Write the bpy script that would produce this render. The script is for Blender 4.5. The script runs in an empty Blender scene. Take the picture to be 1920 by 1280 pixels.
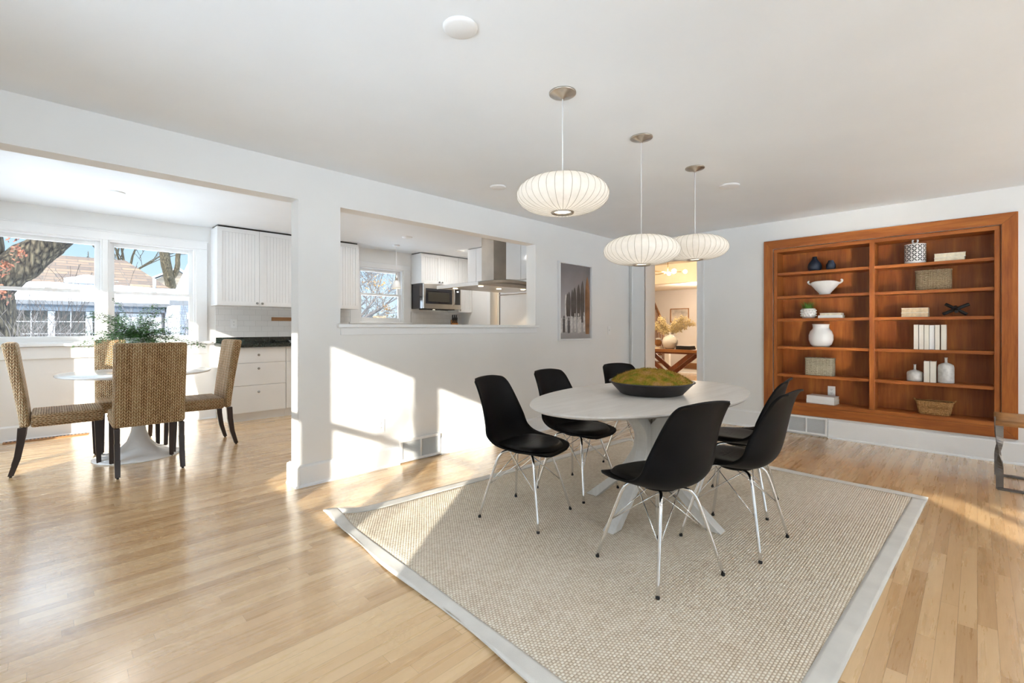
import bpy, bmesh, math, random
from mathutils import Vector, Matrix, noise
random.seed(7)
PI = math.pi
C = bpy.context.scene.collection
scn = bpy.context.scene

# ---------------------------------------------------------------- camera, sky, sun, exposure
cd = bpy.data.cameras.new('camera'); cam = bpy.data.objects.new('camera', cd); C.objects.link(cam)
cd.sensor_width = 36.0; cd.lens = 36.0*868/1920; cd.shift_y = -25/1920
cd.clip_start = 0.03; cd.clip_end = 300
cam.location = (0, 0, 1.2); cam.rotation_euler = (PI/2, 0, -math.radians(44.85))
scn.camera = cam
scn.view_settings.view_transform = 'Standard'; scn.view_settings.look = 'None'
scn.view_settings.gamma = 1.0; scn.view_settings.use_curve_mapping = False
scn.view_settings.exposure = 1.26
scn.cycles.blur_glossy = 0.0; scn.cycles.caustics_reflective = True; scn.cycles.sample_clamp_indirect = 30.0

SKY_STRENGTH = 1.0
w = bpy.data.worlds.new('sky'); scn.world = w; w.use_nodes = True
nt = w.node_tree; nt.nodes.clear()
tc = nt.nodes.new('ShaderNodeTexCoord'); sep = nt.nodes.new('ShaderNodeSeparateXYZ')
nt.links.new(tc.outputs['Generated'], sep.inputs[0])
cr = nt.nodes.new('ShaderNodeValToRGB'); nt.links.new(sep.outputs[2], cr.inputs[0])
e = cr.color_ramp.elements
e[0].position = 0.0; e[0].color = (.40, .47, .52, 1)
e[1].position = 1.0; e[1].color = (4.1, 4.8, 5.6, 1)
m_ = e.new(.16); m_.color = (.25, .38, .50, 1)
m_ = e.new(.30); m_.color = (.8, .95, 1.1, 1)
m_ = e.new(.5); m_.color = (2.95, 3.55, 4.2, 1)
bg = nt.nodes.new('ShaderNodeBackground'); bg.inputs[1].default_value = SKY_STRENGTH
nt.links.new(cr.outputs[0], bg.inputs[0])
wo = nt.nodes.new('ShaderNodeOutputWorld'); nt.links.new(bg.outputs[0], wo.inputs[0])

sd = bpy.data.lights.new('sun', 'SUN'); sun = bpy.data.objects.new('sun', sd); C.objects.link(sun)
sd.energy = 5.2; sd.angle = math.radians(0.6); sd.color = (1.0, .94, .84)
SUN = Vector((1.0, .75, -.41)).normalized()
sun.rotation_euler = SUN.to_track_quat('-Z', 'Y').to_euler()
sun.location = (-20, -15, 12)

# ---------------------------------------------------------------- helpers
def tagobj(o, label=None, cat=None, group=None, kind=None):
    if label: o['label'] = label
    if cat: o['category'] = cat
    if group: o['group'] = group
    if kind: o['kind'] = kind
    return o

class MB:
    def __init__(s): s.v = []; s.f = []; s.sm = []
    def add(s, vs, fs, smooth=False):
        b = len(s.v); s.v += [tuple(p) for p in vs]
        for f in fs: s.f.append([b+i for i in f]); s.sm.append(smooth)
        return s
    def box(s, x0, x1, y0, y1, z0, z1):
        x0, x1 = sorted((x0, x1)); y0, y1 = sorted((y0, y1)); z0, z1 = sorted((z0, z1))
        return s.add([(x0,y0,z0),(x1,y0,z0),(x1,y1,z0),(x0,y1,z0),(x0,y0,z1),(x1,y0,z1),(x1,y1,z1),(x0,y1,z1)],
                     [(0,3,2,1),(4,5,6,7),(0,1,5,4),(1,2,6,5),(2,3,7,6),(3,0,4,7)])
    def obox(s, c, ax, ay, az):      # oriented box: centre + half-axis vectors
        c, ax, ay, az = map(Vector, (c, ax, ay, az))
        if ax.cross(ay).dot(az) < 0: az = -az
        P = [c+i*ax+j*ay+k*az for k in (-1,1) for (i,j) in ((-1,-1),(1,-1),(1,1),(-1,1))]
        return s.add(P, [(0,3,2,1),(4,5,6,7),(0,1,5,4),(1,2,6,5),(2,3,7,6),(3,0,4,7)])
    def tube(s, pts, r, n=8, caps=True, flat=None):
        pts = [Vector(p) for p in pts]; m = len(pts)
        rs = r if isinstance(r, (list, tuple)) else [r]*m
        rings = []; up = None
        for i, p in enumerate(pts):
            d = (pts[min(i+1,m-1)]-pts[max(i-1,0)]).normalized()
            if up is None:
                up = Vector((0,0,1)) if abs(d.z) < .9 else Vector((1,0,0))
            a = d.cross(up).normalized(); b = a.cross(d).normalized(); up = b
            rings.append([p + rs[i]*(math.cos(2*PI*k/n)*a + math.sin(2*PI*k/n)*b) for k in range(n)])
        vs = [q for R in rings for q in R]; fs = []
        for i in range(m-1):
            for k in range(n):
                k2 = (k+1) % n; fs.append((i*n+k, i*n+k2, (i+1)*n+k2, (i+1)*n+k))
        s.add(vs, fs, True)
        if caps:
            b = len(s.v)-len(vs)
            s.f.append([b+k for k in range(n)][::-1]); s.sm.append(False)
            s.f.append([b+(m-1)*n+k for k in range(n)]); s.sm.append(False)
        return s
    def lathe(s, prof, c=(0,0,0), n=32, sx=1, sy=1, caps=True, wob=None):
        vs = []; fs = []; m = len(prof)
        for i, (r, z) in enumerate(prof):
            for k in range(n):
                a = 2*PI*k/n; rr = r*(wob(a, i) if wob else 1)
                vs.append((c[0]+rr*math.cos(a)*sx, c[1]+rr*math.sin(a)*sy, c[2]+z))
        for i in range(m-1):
            for k in range(n):
                k2 = (k+1) % n; fs.append((i*n+k, i*n+k2, (i+1)*n+k2, (i+1)*n+k))
        if caps and prof[0][0] > 1e-5: fs.append(tuple(range(n))[::-1])
        if caps and prof[-1][0] > 1e-5: fs.append(tuple((m-1)*n+k for k in range(n)))
        return s.add(vs, fs, True)
    def prism(s, poly, axis, a0, a1):     # polygon of 2-D points extruded along an axis
        n = len(poly)
        def P(u, v, a):
            return {'x': (a,u,v), 'y': (u,a,v), 'z': (u,v,a)}[axis]
        vs = [P(u,v,a0) for u,v in poly]+[P(u,v,a1) for u,v in poly]
        fs = [tuple(range(n)), tuple(range(n,2*n))[::-1]]+[(i, n+i, n+(i+1)%n, (i+1)%n) for i in range(n)]
        return s.add(vs, fs)
    def grid(s, fn, nu, nv, smooth=True, wrapu=False):
        vs = [fn(i/(nu if wrapu else nu-1), j/(nv-1)) for i in range(nu) for j in range(nv)]
        fs = []
        for i in range(nu if wrapu else nu-1):
            i2 = (i+1) % nu
            for j in range(nv-1): fs.append((i*nv+j, i2*nv+j, i2*nv+j+1, i*nv+j+1))
        return s.add(vs, fs, smooth)
    def sphere(s, c, r, n=12, sq=(1,1,1)):
        m = n//2+1
        prof = [(max(1e-6, r*math.sin(PI*i/(m-1))), -r*math.cos(PI*i/(m-1))) for i in range(m)]
        b = len(s.v); s.lathe(prof, (0,0,0), n)
        for i in range(b, len(s.v)):
            p = s.v[i]; s.v[i] = (c[0]+p[0]*sq[0], c[1]+p[1]*sq[1], c[2]+p[2]*sq[2])
        return s
    def xf(s, M):
        s.v = [tuple(M @ Vector(p)) for p in s.v]; return s
    def build(s, name, mat, parent=None, off=None, bevel=0, seg=2, uv=None, solid=0, sub=0, fixn=True):
        me = bpy.data.meshes.new(name)
        o3 = off if off else ((parent.get('_bx',0), parent.get('_by',0), parent.get('_bz',0)) if parent is not None and parent.get('_w') else (0,0,0))
        me.from_pydata([(p[0]-o3[0], p[1]-o3[1], p[2]-o3[2]) for p in s.v], [], s.f)
        me.polygons.foreach_set('use_smooth', s.sm)
        if fixn:
            bm = bmesh.new(); bm.from_mesh(me); bmesh.ops.recalc_face_normals(bm, faces=bm.faces); bm.to_mesh(me); bm.free()
        if uv is not None:      # box-mapped UV in metres
            ul = me.uv_layers.new(name='UVMap')
            for p in me.polygons:
                nx, ny, nz = map(abs, p.normal)
                for li in p.loop_indices:
                    q = me.vertices[me.loops[li].vertex_index].co
                    if nz >= nx and nz >= ny: a = (q.x, q.y)
                    elif nx >= ny: a = (q.y, q.z)
                    else: a = (q.x, q.z)
                    if uv == 'turn': a = (a[1], a[0])
                    if uv == 'rope' and nz < max(nx, ny): a = (a[1], a[0])
                    ul.data[li].uv = a
        me.materials.append(mat)
        o = bpy.data.objects.new(name, me); C.objects.link(o)
        if parent is not None: o.parent = parent
        if parent is not None and parent.get('_w'):
            o['_w'] = 1; o['_bx'] = parent['_bx']; o['_by'] = parent['_by']; o['_bz'] = parent['_bz']
        if solid:
            q = o.modifiers.new('solid', 'SOLIDIFY'); q.thickness = solid; q.offset = 0
        if bevel:
            q = o.modifiers.new('bevel', 'BEVEL'); q.width = bevel; q.segments = seg; q.limit_method = 'ANGLE'; q.angle_limit = math.radians(40)
            q.harden_normals = False
        if sub:
            q = o.modifiers.new('sub', 'SUBSURF'); q.levels = sub; q.render_levels = sub
        return o

def thing(name, label, cat, loc=(0,0,0), rz=0, group=None, world=False, kind=None):
    o = bpy.data.objects.new(name, None); C.objects.link(o)
    o.location = loc; o.rotation_euler = (0,0,rz); o.empty_display_size = .1
    if world: o['_w'] = 1; o['_bx'], o['_by'], o['_bz'] = loc
    return tagobj(o, label, cat, group, kind)
def kids(o): return [c for c in bpy.data.objects if c.parent == o]
def copy_tree(o, parent=None):
    c = o.copy(); C.objects.link(c); c.parent = parent
    for ch in kids(o): copy_tree(ch, c)
    return c
def struct(name, mb, mat, bevel=0, **k):
    return tagobj(mb.build(name, mat, bevel=bevel, **k), kind='structure')
def box(x0,x1,y0,y1,z0,z1): return MB().box(x0,x1,y0,y1,z0,z1)
def catmull(P, n):
    out = []; m = len(P)
    for i in range(m-1):
        p0, p1, p2, p3 = P[max(i-1,0)], P[i], P[i+1], P[min(i+2,m-1)]
        for k in range(n):
            t = k/n
            out.append(tuple(.5*((2*b)+(-a+c)*t+(2*a-5*b+4*c-d)*t*t+(-a+3*b-3*c+d)*t**3) for a,b,c,d in zip(p0,p1,p2,p3)))
    out.append(tuple(P[-1])); return out

# ---------------------------------------------------------------- materials
class NT:
    def __init__(s, name):
        s.m = bpy.data.materials.new(name); s.m.use_nodes = True; s.t = s.m.node_tree
        s.b = s.t.nodes['Principled BSDF']; s.out = s.t.nodes['Material Output']
    def n(s, typ, **k):
        q = s.t.nodes.new(typ)
        for a, v in k.items(): setattr(q, a, v)
        return q
    def l(s, a, b): s.t.links.new(a, b)
    def set(s, i, v):
        if hasattr(v, 'is_linked') or isinstance(v, bpy.types.NodeSocket): s.l(v, i)
        else: i.default_value = v
    def math(s, op, a, b=None, c=None):
        q = s.n('ShaderNodeMath', operation=op); s.set(q.inputs[0], a)
        if b is not None: s.set(q.inputs[1], b)
        if c is not None: s.set(q.inputs[2], c)
        return q.outputs[0]
    def mix(s, f, a, b, mode='MIX'):
        q = s.n('ShaderNodeMix', data_type='RGBA', blend_type=mode)
        s.set(q.inputs[0], f)
        s.set(q.inputs[6], a if isinstance(a, bpy.types.NodeSocket) else (*a, 1)); s.set(q.inputs[7], b if isinstance(b, bpy.types.NodeSocket) else (*b, 1))
        return q.outputs[2]
    def obj(s): return s.n('ShaderNodeTexCoord').outputs['Object']
    def uv(s): return s.n('ShaderNodeTexCoord').outputs['UV']
    def mapn(s, vec, sc=(1,1,1), loc=(0,0,0), rot=(0,0,0)):
        q = s.n('ShaderNodeMapping'); s.l(vec, q.inputs[0]); q.inputs['Scale'].default_value = sc
        q.inputs['Location'].default_value = loc; q.inputs['Rotation'].default_value = rot; return q.outputs[0]
    def noise(s, vec, scale, detail=3, rough=.5):
        q = s.n('ShaderNodeTexNoise'); s.l(vec, q.inputs['Vector']); q.inputs['Scale'].default_value = scale
        q.inputs['Detail'].default_value = detail; q.inputs['Roughness'].default_value = rough; return q.outputs[0]
    def ramp(s, f, stops):
        q = s.n('ShaderNodeValToRGB'); s.l(f, q.inputs[0]); el = q.color_ramp.elements
        while len(el) < len(stops): el.new(.5)
        for x, (p, c) in zip(el, stops): x.position = p; x.color = (*c, 1) if len(c) == 3 else c
        return q.outputs[0]
    def bump(s, h, strength=.3, dist=.01):
        q = s.n('ShaderNodeBump'); s.l(h, q.inputs['Height']); q.inputs['Strength'].default_value = strength
        q.inputs['Distance'].default_value = dist; s.l(q.outputs[0], s.b.inputs['Normal']); return q
    def base(s, col=None, rough=.5, metal=0, spec=.5):
        if col is not None: s.set(s.b.inputs['Base Color'], col if isinstance(col, bpy.types.NodeSocket) else (*col, 1))
        s.set(s.b.inputs['Roughness'], rough); s.b.inputs['Metallic'].default_value = metal
        s.b.inputs['Specular IOR Level'].default_value = spec; return s

def plain(name, col, rough=.5, metal=0, spec=.5, var=.05, vs=6, bump=0, bs=60):
    t = NT(name); v = t.obj(); nz = t.noise(v, vs, 3)
    c2 = tuple(max(0, c*(1-var*2)) for c in col); c1 = tuple(min(1, c*(1+var)) for c in col)
    t.base(t.ramp(nz, [(.3, c2), (.7, c1)]), rough, metal, spec)
    if bump: t.bump(t.noise(v, bs, 4), bump, .004)
    return t.m
def emis(name, col, st):
    t = NT(name); t.base(col, .5); t.b.inputs['Emission Color'].default_value = (*col, 1); t.b.inputs['Emission Strength'].default_value = st; return t.m
def wood(name, c1, c2, c3, axis='x', rough=.4, sc=1.0, spec=.5, coat=0):
    t = NT(name); v = t.obj()
    S = {'x': (1.2,14,14), 'y': (14,1.2,14), 'z': (14,14,1.2)}[axis]
    mv = t.mapn(v, tuple(a*sc for a in S))
    n1 = t.noise(mv, 1.3, 5, .6); n2 = t.noise(t.mapn(v, tuple(a*sc*5 for a in S)), 1.5, 3)
    f = t.math('ADD', t.math('MULTIPLY', n1, .75), t.math('MULTIPLY', n2, .25))
    t.base(t.ramp(f, [(.32, c1), (.5, c2), (.68, c3)]), rough, 0, spec)
    t.b.inputs['Coat Weight'].default_value = coat; t.b.inputs['Coat Roughness'].default_value = .2
    t.bump(f, .08, .002); return t.m

M = {}
M['wall'] = plain('wall_paint', (.835,.825,.80), .6, spec=.25, var=.01, vs=2, bump=.03, bs=120)
M['ceil'] = plain('ceiling_paint', (.885,.915,.94), .7, spec=.2, var=.01, vs=2)
M['trim'] = plain('trim_paint', (.84,.84,.83), .35, spec=.4, var=.01, vs=3)
M['warmwall'] = plain('hall_wall_paint', (.70,.655,.60), .6, spec=.25, var=.02, vs=2)
M['creamwall'] = plain('cream_wall_paint', (.84,.77,.64), .6, spec=.25, var=.02, vs=2)
M['cab'] = plain('cabinet_paint', (.80,.80,.79), .35, spec=.45, var=.01, vs=4)
M['dark'] = plain('dark_void', (.02,.02,.022), .6)
M['white_gloss'] = plain('white_gloss', (.83,.83,.82), .12, spec=.5, var=.01)
M['white_cer'] = plain('white_ceramic', (.82,.81,.79), .25, var=.03, vs=12)
M['speck_cer'] = plain('speckled_ceramic', (.70,.69,.66), .3, var=.12, vs=25)
M['white_matte'] = plain('white_matte', (.80,.80,.79), .5, var=.02)
M['steel'] = plain('brushed_steel', (.58,.53,.47), .28, 1.0, var=.12, vs=3)
M['nickel'] = plain('brushed_nickel', (.52,.48,.43), .3, 1.0, var=.1, vs=20)
M['chrome'] = plain('chrome', (.80,.80,.80), .08, 1.0, var=.02)
M['knob'] = plain('pewter', (.36,.35,.33), .3, 1.0, var=.1, vs=40)
M['black_pl'] = plain('black_plastic', (.004,.004,.005), .5, spec=.14, var=.1, bump=.03, bs=300)
M['black_le'] = plain('black_leather', (.004,.004,.0045), .42, spec=.22, var=.1, bump=.1, bs=160)
M['black_rb'] = plain('black_rubber', (.01,.01,.01), .6)
M['black_gl'] = plain('black_glass', (.01,.01,.015), .05, spec=.8)
M['black_mt'] = plain('black_matte', (.008,.008,.009), .55)
M['iron'] = plain('dark_iron', (.16,.15,.145), .4, .9, var=.15, vs=12)
M['darkwood'] = wood('dark_stained_wood', (.012,.006,.004), (.022,.010,.007), (.035,.016,.010), 'z', .35)
M['blue_mat'] = plain('navy_matte_ceramic', (.012,.022,.045), .6, var=.15, vs=20)
M['page'] = plain('book_pages', (.72,.56,.36), .8, var=.1, vs=40)
M['page_l'] = plain('book_pages_light', (.80,.72,.55), .8, var=.08, vs=40)
M['cover'] = plain('book_cover_cream', (.80,.76,.66), .6, var=.04)
M['cover_w'] = plain('book_cover_white', (.84,.84,.82), .6, var=.02)
M['tan'] = plain('tan_leather', (.42,.205,.075), .5, var=.18, vs=9, bump=.15, bs=90)
M['snow'] = plain('snow', (.88,.90,.93), .7, var=.03, vs=2, bump=.3, bs=8)
M['outlet'] = plain('outlet_plastic', (.84,.84,.83), .3, var=.01)
M['grey'] = plain('dark_grey', (.08,.08,.085), .5)
M['bulb'] = emis('bulb_glow', (1.0,.78,.45), 12)
M['lens'] = emis('lamp_lens', (1.0,.90,.72), 2.2)
M['hoodlamp'] = emis('hood_lamp', (1.0,.80,.5), 6)
M['disc'] = plain('downlight_plastic', (.86,.86,.85), .4, var=.01)
M['cherry'] = wood('cherry_wood', (.23,.062,.015), (.36,.110,.024), (.50,.175,.038), 'z', .36, spec=.3)
M['cherry_h'] = wood('cherry_wood_h', (.23,.062,.015), (.36,.110,.024), (.50,.175,.038), 'y', .36, spec=.3)
M['cherry_shaded'] = wood('cherry_back_shaded', (.19,.048,.012), (.31,.090,.019), (.46,.155,.032), 'z', .42, .5, spec=.3)  # same cherry, darkened for the shade at the back of the shelves
M['ash'] = wood('whitewashed_wood', (.60,.56,.52), (.66,.625,.585), (.71,.68,.64), 'x', .45)
M['ash_z'] = wood('whitewashed_wood_leg', (.62,.59,.55), (.68,.655,.615), (.74,.72,.68), 'z', .45)
M['oakrail'] = wood('oak_rail', (.28,.12,.04), (.38,.18,.07), (.45,.23,.09), 'x', .4)
M['oaktable'] = wood('rustic_table_wood', (.20,.075,.018), (.33,.135,.035), (.48,.23,.07), 'y', .35)
M['redwood'] = wood('rustic_leg_wood', (.12,.028,.008), (.19,.05,.015), (.26,.08,.024), 'z', .35)
M['stair'] = wood('stair_oak', (.12,.045,.015), (.2,.08,.025), (.27,.11,.04), 'z', .4)
M['grass'] = plain('green_blade', (.10,.26,.03), .5, var=.4, vs=30)
M['leaf'] = plain('fern_leaf', (.075,.23,.04), .45, var=.45, vs=18)
M['stem'] = plain('green_stem', (.08,.15,.04), .5, var=.2)
M['blossom'] = plain('cream_blossom', (.80,.68,.40), .6, var=.1, vs=30)
M['ext_twig'] = plain('reddish_twig', (.040,.024,.016), .8, var=.3, vs=20)
M['twig'] = plain('brown_twig', (.16,.085,.04), .7, var=.3, vs=20)

# hardwood floor: 57 mm strips along X, random lengths and tones
def floor_mat():
    t = NT('oak_strip_floor'); v = t.obj(); s = t.n('ShaderNodeSeparateXYZ'); t.l(v, s.inputs[0])
    x, y = s.outputs[0], s.outputs[1]; W, L = .057, .95
    ry = t.math('DIVIDE', y, W); row = t.math('FLOOR', ry); fy = t.math('FRACT', ry)
    wn = t.n('ShaderNodeTexWhiteNoise', noise_dimensions='1D'); t.l(row, wn.inputs['W'])
    xs = t.math('ADD', t.math('DIVIDE', x, L), t.math('MULTIPLY', wn.outputs[0], 7.3)); col = t.math('FLOOR', xs); fx = t.math('FRACT', xs)
    cb = t.n('ShaderNodeCombineXYZ'); t.l(row, cb.inputs[0]); t.l(col, cb.inputs[1])
    w2 = t.n('ShaderNodeTexWhiteNoise', noise_dimensions='2D'); t.l(cb.outputs[0], w2.inputs['Vector'])
    cc = t.n('ShaderNodeCombineXYZ'); t.l(t.math('ADD', x, t.math('MULTIPLY', w2.outputs[0], 9)), cc.inputs[0]); t.l(y, cc.inputs[1]); t.l(w2.outputs[0], cc.inputs[2])
    g1 = t.noise(t.mapn(cc.outputs[0], (2.2, 34, 3)), 1.0, 5, .6); g2 = t.noise(t.mapn(cc.outputs[0], (9, 160, 3)), 1.0, 3, .6)
    g = t.math('ADD', t.math('MULTIPLY', g1, .6), t.math('MULTIPLY', g2, .4))
    f = t.math('ADD', t.math('MULTIPLY', g, .5), t.math('MULTIPLY', w2.outputs[0], .5))
    c = t.ramp(f, [(.20, (.50,.30,.135)), (.48, (.68,.445,.226)), (.78, (.77,.54,.295))])
    ey = t.math('MULTIPLY', t.math('MINIMUM', fy, t.math('SUBTRACT', 1, fy)), W)
    ex = t.math('MULTIPLY', t.math('MINIMUM', fx, t.math('SUBTRACT', 1, fx)), L)
    ed = t.math('MINIMUM', ey, ex)
    gap = t.n('ShaderNodeMapRange', interpolation_type='SMOOTHSTEP'); t.l(ed, gap.inputs[0]); gap.inputs[1].default_value = .0002; gap.inputs[2].default_value = .0013
    gr = t.math('ADD', t.math('MULTIPLY', gap.outputs[0], .5), .5)
    cm = t.mix(gap.outputs[0], t.mix(t.noise(v, 3, 2), c, (.16,.08,.035)), c)
    rr = t.math('ADD', t.math('MULTIPLY', g1, .12), .22)
    t.base(cm, rr, 0, .5)
    t.b.inputs['Coat Weight'].default_value = 1.0; t.b.inputs['Coat Roughness'].default_value = .2; t.b.inputs['Coat IOR'].default_value = 1.5
    t.bump(t.math('ADD', gap.outputs[0], t.math('MULTIPLY', g, .15)), .12, .001)
    return t.m
M['floor'] = floor_mat()

def weave_mat():       # boucle jute weave
    t = NT('jute_weave'); v = t.obj(); s = t.n('ShaderNodeSeparateXYZ'); t.l(v, s.inputs[0])
    px, py = .017, .0125
    u = t.math('DIVIDE', s.outputs[0], px); q = t.math('DIVIDE', s.outputs[1], py)
    row = t.math('FLOOR', q); sh = t.math('MULTIPLY', t.math('MODULO', row, 2), .5)
    us = t.math('ADD', u, sh)
    a = t.math('ABSOLUTE', t.math('SINE', t.math('MULTIPLY', us, PI))); b = t.math('ABSOLUTE', t.math('SINE', t.math('MULTIPLY', q, PI)))
    h = t.math('MULTIPLY', t.math('POWER', a, .6), t.math('POWER', b, .6))
    cb = t.n('ShaderNodeCombineXYZ'); t.l(t.math('FLOOR', us), cb.inputs[0]); t.l(row, cb.inputs[1])
    wn = t.n('ShaderNodeTexWhiteNoise', noise_dimensions='2D'); t.l(cb.outputs[0], wn.inputs['Vector'])
    big = t.noise(v, 2.2, 3); fine = t.noise(v, 220, 2)
    f = t.math('ADD', t.math('MULTIPLY', h, .55), t.math('ADD', t.math('MULTIPLY', wn.outputs[0], .2), t.math('ADD', t.math('MULTIPLY', big, .2), t.math('MULTIPLY', fine, .12))))
    t.base(t.ramp(f, [(.12, (.36,.262,.165)), (.40, (.72,.585,.43)), (.85, (.93,.85,.72))]), .85, 0, .15)
    t.bump(h, .9, .006); return t.m
M['jute'] = weave_mat()
M['cotton'] = plain('rug_cotton_border', (.70,.665,.61), .9, spec=.1, var=.04, vs=8, bump=.3, bs=350)

def braid_mat(name, P1, P2, P3, W=.032, Lp=.026):      # plaited seagrass, V-shaped stitches along V
    t = NT(name); s = t.n('ShaderNodeSeparateXYZ'); t.l(t.uv(), s.inputs[0])
    u = t.math('DIVIDE', s.outputs[0], W); fu = t.math('FRACT', u); cu = t.math('ABSOLUTE', t.math('SUBTRACT', fu, .5))
    vv = t.math('ADD', t.math('DIVIDE', s.outputs[1], Lp), t.math('MULTIPLY', cu, 2.0)); fv = t.math('FRACT', vv)
    side = t.math('GREATER_THAN', fu, .5)
    st = t.math('SINE', t.math('MULTIPLY', fv, PI))
    edge = t.math('SINE', t.math('MULTIPLY', t.math('MULTIPLY', t.math('FRACT', t.math('MULTIPLY', fu, 2)), 1), PI))
    h = t.math('MULTIPLY', t.math('POWER', t.math('MAXIMUM', st, .001), .9), t.math('POWER', t.math('MAXIMUM', edge, .001), .7))
    cb = t.n('ShaderNodeCombineXYZ'); t.l(t.math('FLOOR', t.math('MULTIPLY', u, 2)), cb.inputs[0]); t.l(t.math('FLOOR', vv), cb.inputs[1])
    wn = t.n('ShaderNodeTexWhiteNoise', noise_dimensions='2D'); t.l(cb.outputs[0], wn.inputs['Vector'])
    cn = t.n('ShaderNodeTexWhiteNoise', noise_dimensions='1D'); t.l(t.math('FLOOR', u), cn.inputs['W'])
    f = t.math('ADD', t.math('MULTIPLY', h, .66), t.math('ADD', t.math('MULTIPLY', wn.outputs[0], .18), t.math('MULTIPLY', cn.outputs[0], .16)))  # shade in the gaps between strands is put into the colour
    t.base(t.ramp(f, [(.16, P1), (.46, P2), (.86, P3)]), .6, 0, .3)
    t.bump(h, 1.0, .02); return t.m
M['seagrass'] = braid_mat('plaited_seagrass', (.20,.085,.028), (.78,.47,.22), (1.0,.82,.55))
def rope_mat(name, P1, P2, P3, rows=.012):
    t = NT(name); v = t.uv(); s = t.n('ShaderNodeSeparateXYZ'); t.l(v, s.inputs[0])
    wob = t.noise(t.mapn(v, (9,9,9)), 4, 2); q = t.math('ADD', t.math('DIVIDE', s.outputs[1], rows), t.math('MULTIPLY', wob, 1.4))
    h = t.math('ABSOLUTE', t.math('SINE', t.math('MULTIPLY', q, PI)))
    k = t.math('ABSOLUTE', t.math('SINE', t.math('ADD', t.math('MULTIPLY', s.outputs[0], 260), t.math('MULTIPLY', t.math('FLOOR', q), 1.9))))
    n = t.noise(t.mapn(v, (40, 220, 40)), 1, 3)
    f = t.math('ADD', t.math('MULTIPLY', h, .4), t.math('ADD', t.math('MULTIPLY', k, .15), t.math('MULTIPLY', n, .5)))
    t.base(t.ramp(f, [(.22, P1), (.5, P2), (.8, P3)]), .7, 0, .2); t.bump(t.math('ADD', h, t.math('MULTIPLY', k, .4)), 1.0, .008); return t.m
M['rope'] = rope_mat('pale_twisted_rush', (.16,.11,.06), (.50,.42,.28), (.78,.72,.56))
M['rope_d'] = rope_mat('grey_brown_rush', (.09,.055,.03), (.33,.23,.13), (.58,.46,.30))
M['wicker'] = rope_mat('golden_wicker', (.12,.045,.014), (.46,.21,.07), (.78,.47,.20), .010)
def brick(name, c1, c2, cm, sx, sz, mort, rough=.3, plane='xz', off=.5, bump=.4):
    t = NT(name); s = t.n('ShaderNodeSeparateXYZ'); t.l(t.obj(), s.inputs[0]); cb = t.n('ShaderNodeCombineXYZ')
    t.l(s.outputs['xyz'.index(plane[0])], cb.inputs[0]); t.l(s.outputs['xyz'.index(plane[1])], cb.inputs[1])
    b = t.n('ShaderNodeTexBrick'); t.l(cb.outputs[0], b.inputs['Vector']); b.offset = off
    b.inputs['Scale'].default_value = 1; b.inputs['Brick Width'].default_value = sx; b.inputs['Row Height'].default_value = sz
    b.inputs['Mortar Size'].default_value = mort; b.inputs['Color1'].default_value = (*c1,1); b.inputs['Color2'].default_value = (*c2,1); b.inputs['Mortar'].default_value = (*cm,1)
    t.base(b.outputs[0], rough); t.bump(t.math('SUBTRACT', 1, b.outputs[1]), bump, .003); return t.m
M['subway'] = brick('white_subway_tile', (.80,.79,.77), (.76,.75,.73), (.60,.59,.57), .152, .0765, .0015, .12)
M['shingle'] = brick('brown_shingles', (.105,.058,.026), (.042,.020,.009), (.012,.007,.004), .60, .13, .010, .9, 'xz')
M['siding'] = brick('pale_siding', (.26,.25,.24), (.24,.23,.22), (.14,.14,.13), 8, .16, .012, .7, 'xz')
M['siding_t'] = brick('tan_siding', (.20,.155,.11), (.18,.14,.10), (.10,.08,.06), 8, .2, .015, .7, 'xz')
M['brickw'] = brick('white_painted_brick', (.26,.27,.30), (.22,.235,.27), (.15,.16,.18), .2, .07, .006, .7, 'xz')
M['extgrey'] = plain('grey_fascia', (.05,.065,.085), .6)
M['extglass'] = plain('dark_window_glass', (.035,.036,.033), .15, spec=.6, var=.3, vs=.7)
def granite():
    t = NT('dark_green_granite'); v = t.obj(); n = t.n('ShaderNodeTexVoronoi'); t.l(v, n.inputs['Vector']); n.inputs['Scale'].default_value = 130
    t.base(t.ramp(n.outputs['Color'], [(.45, (.004,.006,.006)), (.7, (.010,.018,.015)), (.95, (.06,.10,.08))]), .1); return t.m
M['granite'] = granite()
def bark(name, c1, c2, c3):
    t = NT(name); v = t.obj(); wv = t.n('ShaderNodeTexNoise'); t.l(t.mapn(v, (7,7,2.0)), wv.inputs['Vector']); wv.inputs['Scale'].default_value = 2.2; wv.inputs['Detail'].default_value = 6
    wv.inputs['Roughness'].default_value = .65; wv.inputs['Distortion'].default_value = 1.2
    n = t.n('ShaderNodeTexVoronoi', feature='DISTANCE_TO_EDGE'); n.inputs['Scale'].default_value = 1.0
    ad = t.n('ShaderNodeVectorMath', operation='ADD'); t.l(t.mapn(v, (16,16,5)), ad.inputs[0]); t.l(wv.outputs['Color'], ad.inputs[1]); t.l(ad.outputs[0], n.inputs['Vector'])
    f = t.math('ADD', t.math('MULTIPLY', n.outputs[0], .9), t.math('MULTIPLY', wv.outputs[0], .75))
    t.base(t.ramp(f, [(.32, c1), (.55, c2), (.85, c3)]), .9, 0, .1); t.bump(f, 1.0, .06); return t.m
M['bark'] = bark('rugged_bark', (.010,.009,.010), (.065,.053,.038), (.16,.13,.085))
M['bark2'] = bark('smooth_bark', (.022,.019,.015), (.075,.062,.04), (.14,.115,.08))
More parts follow.
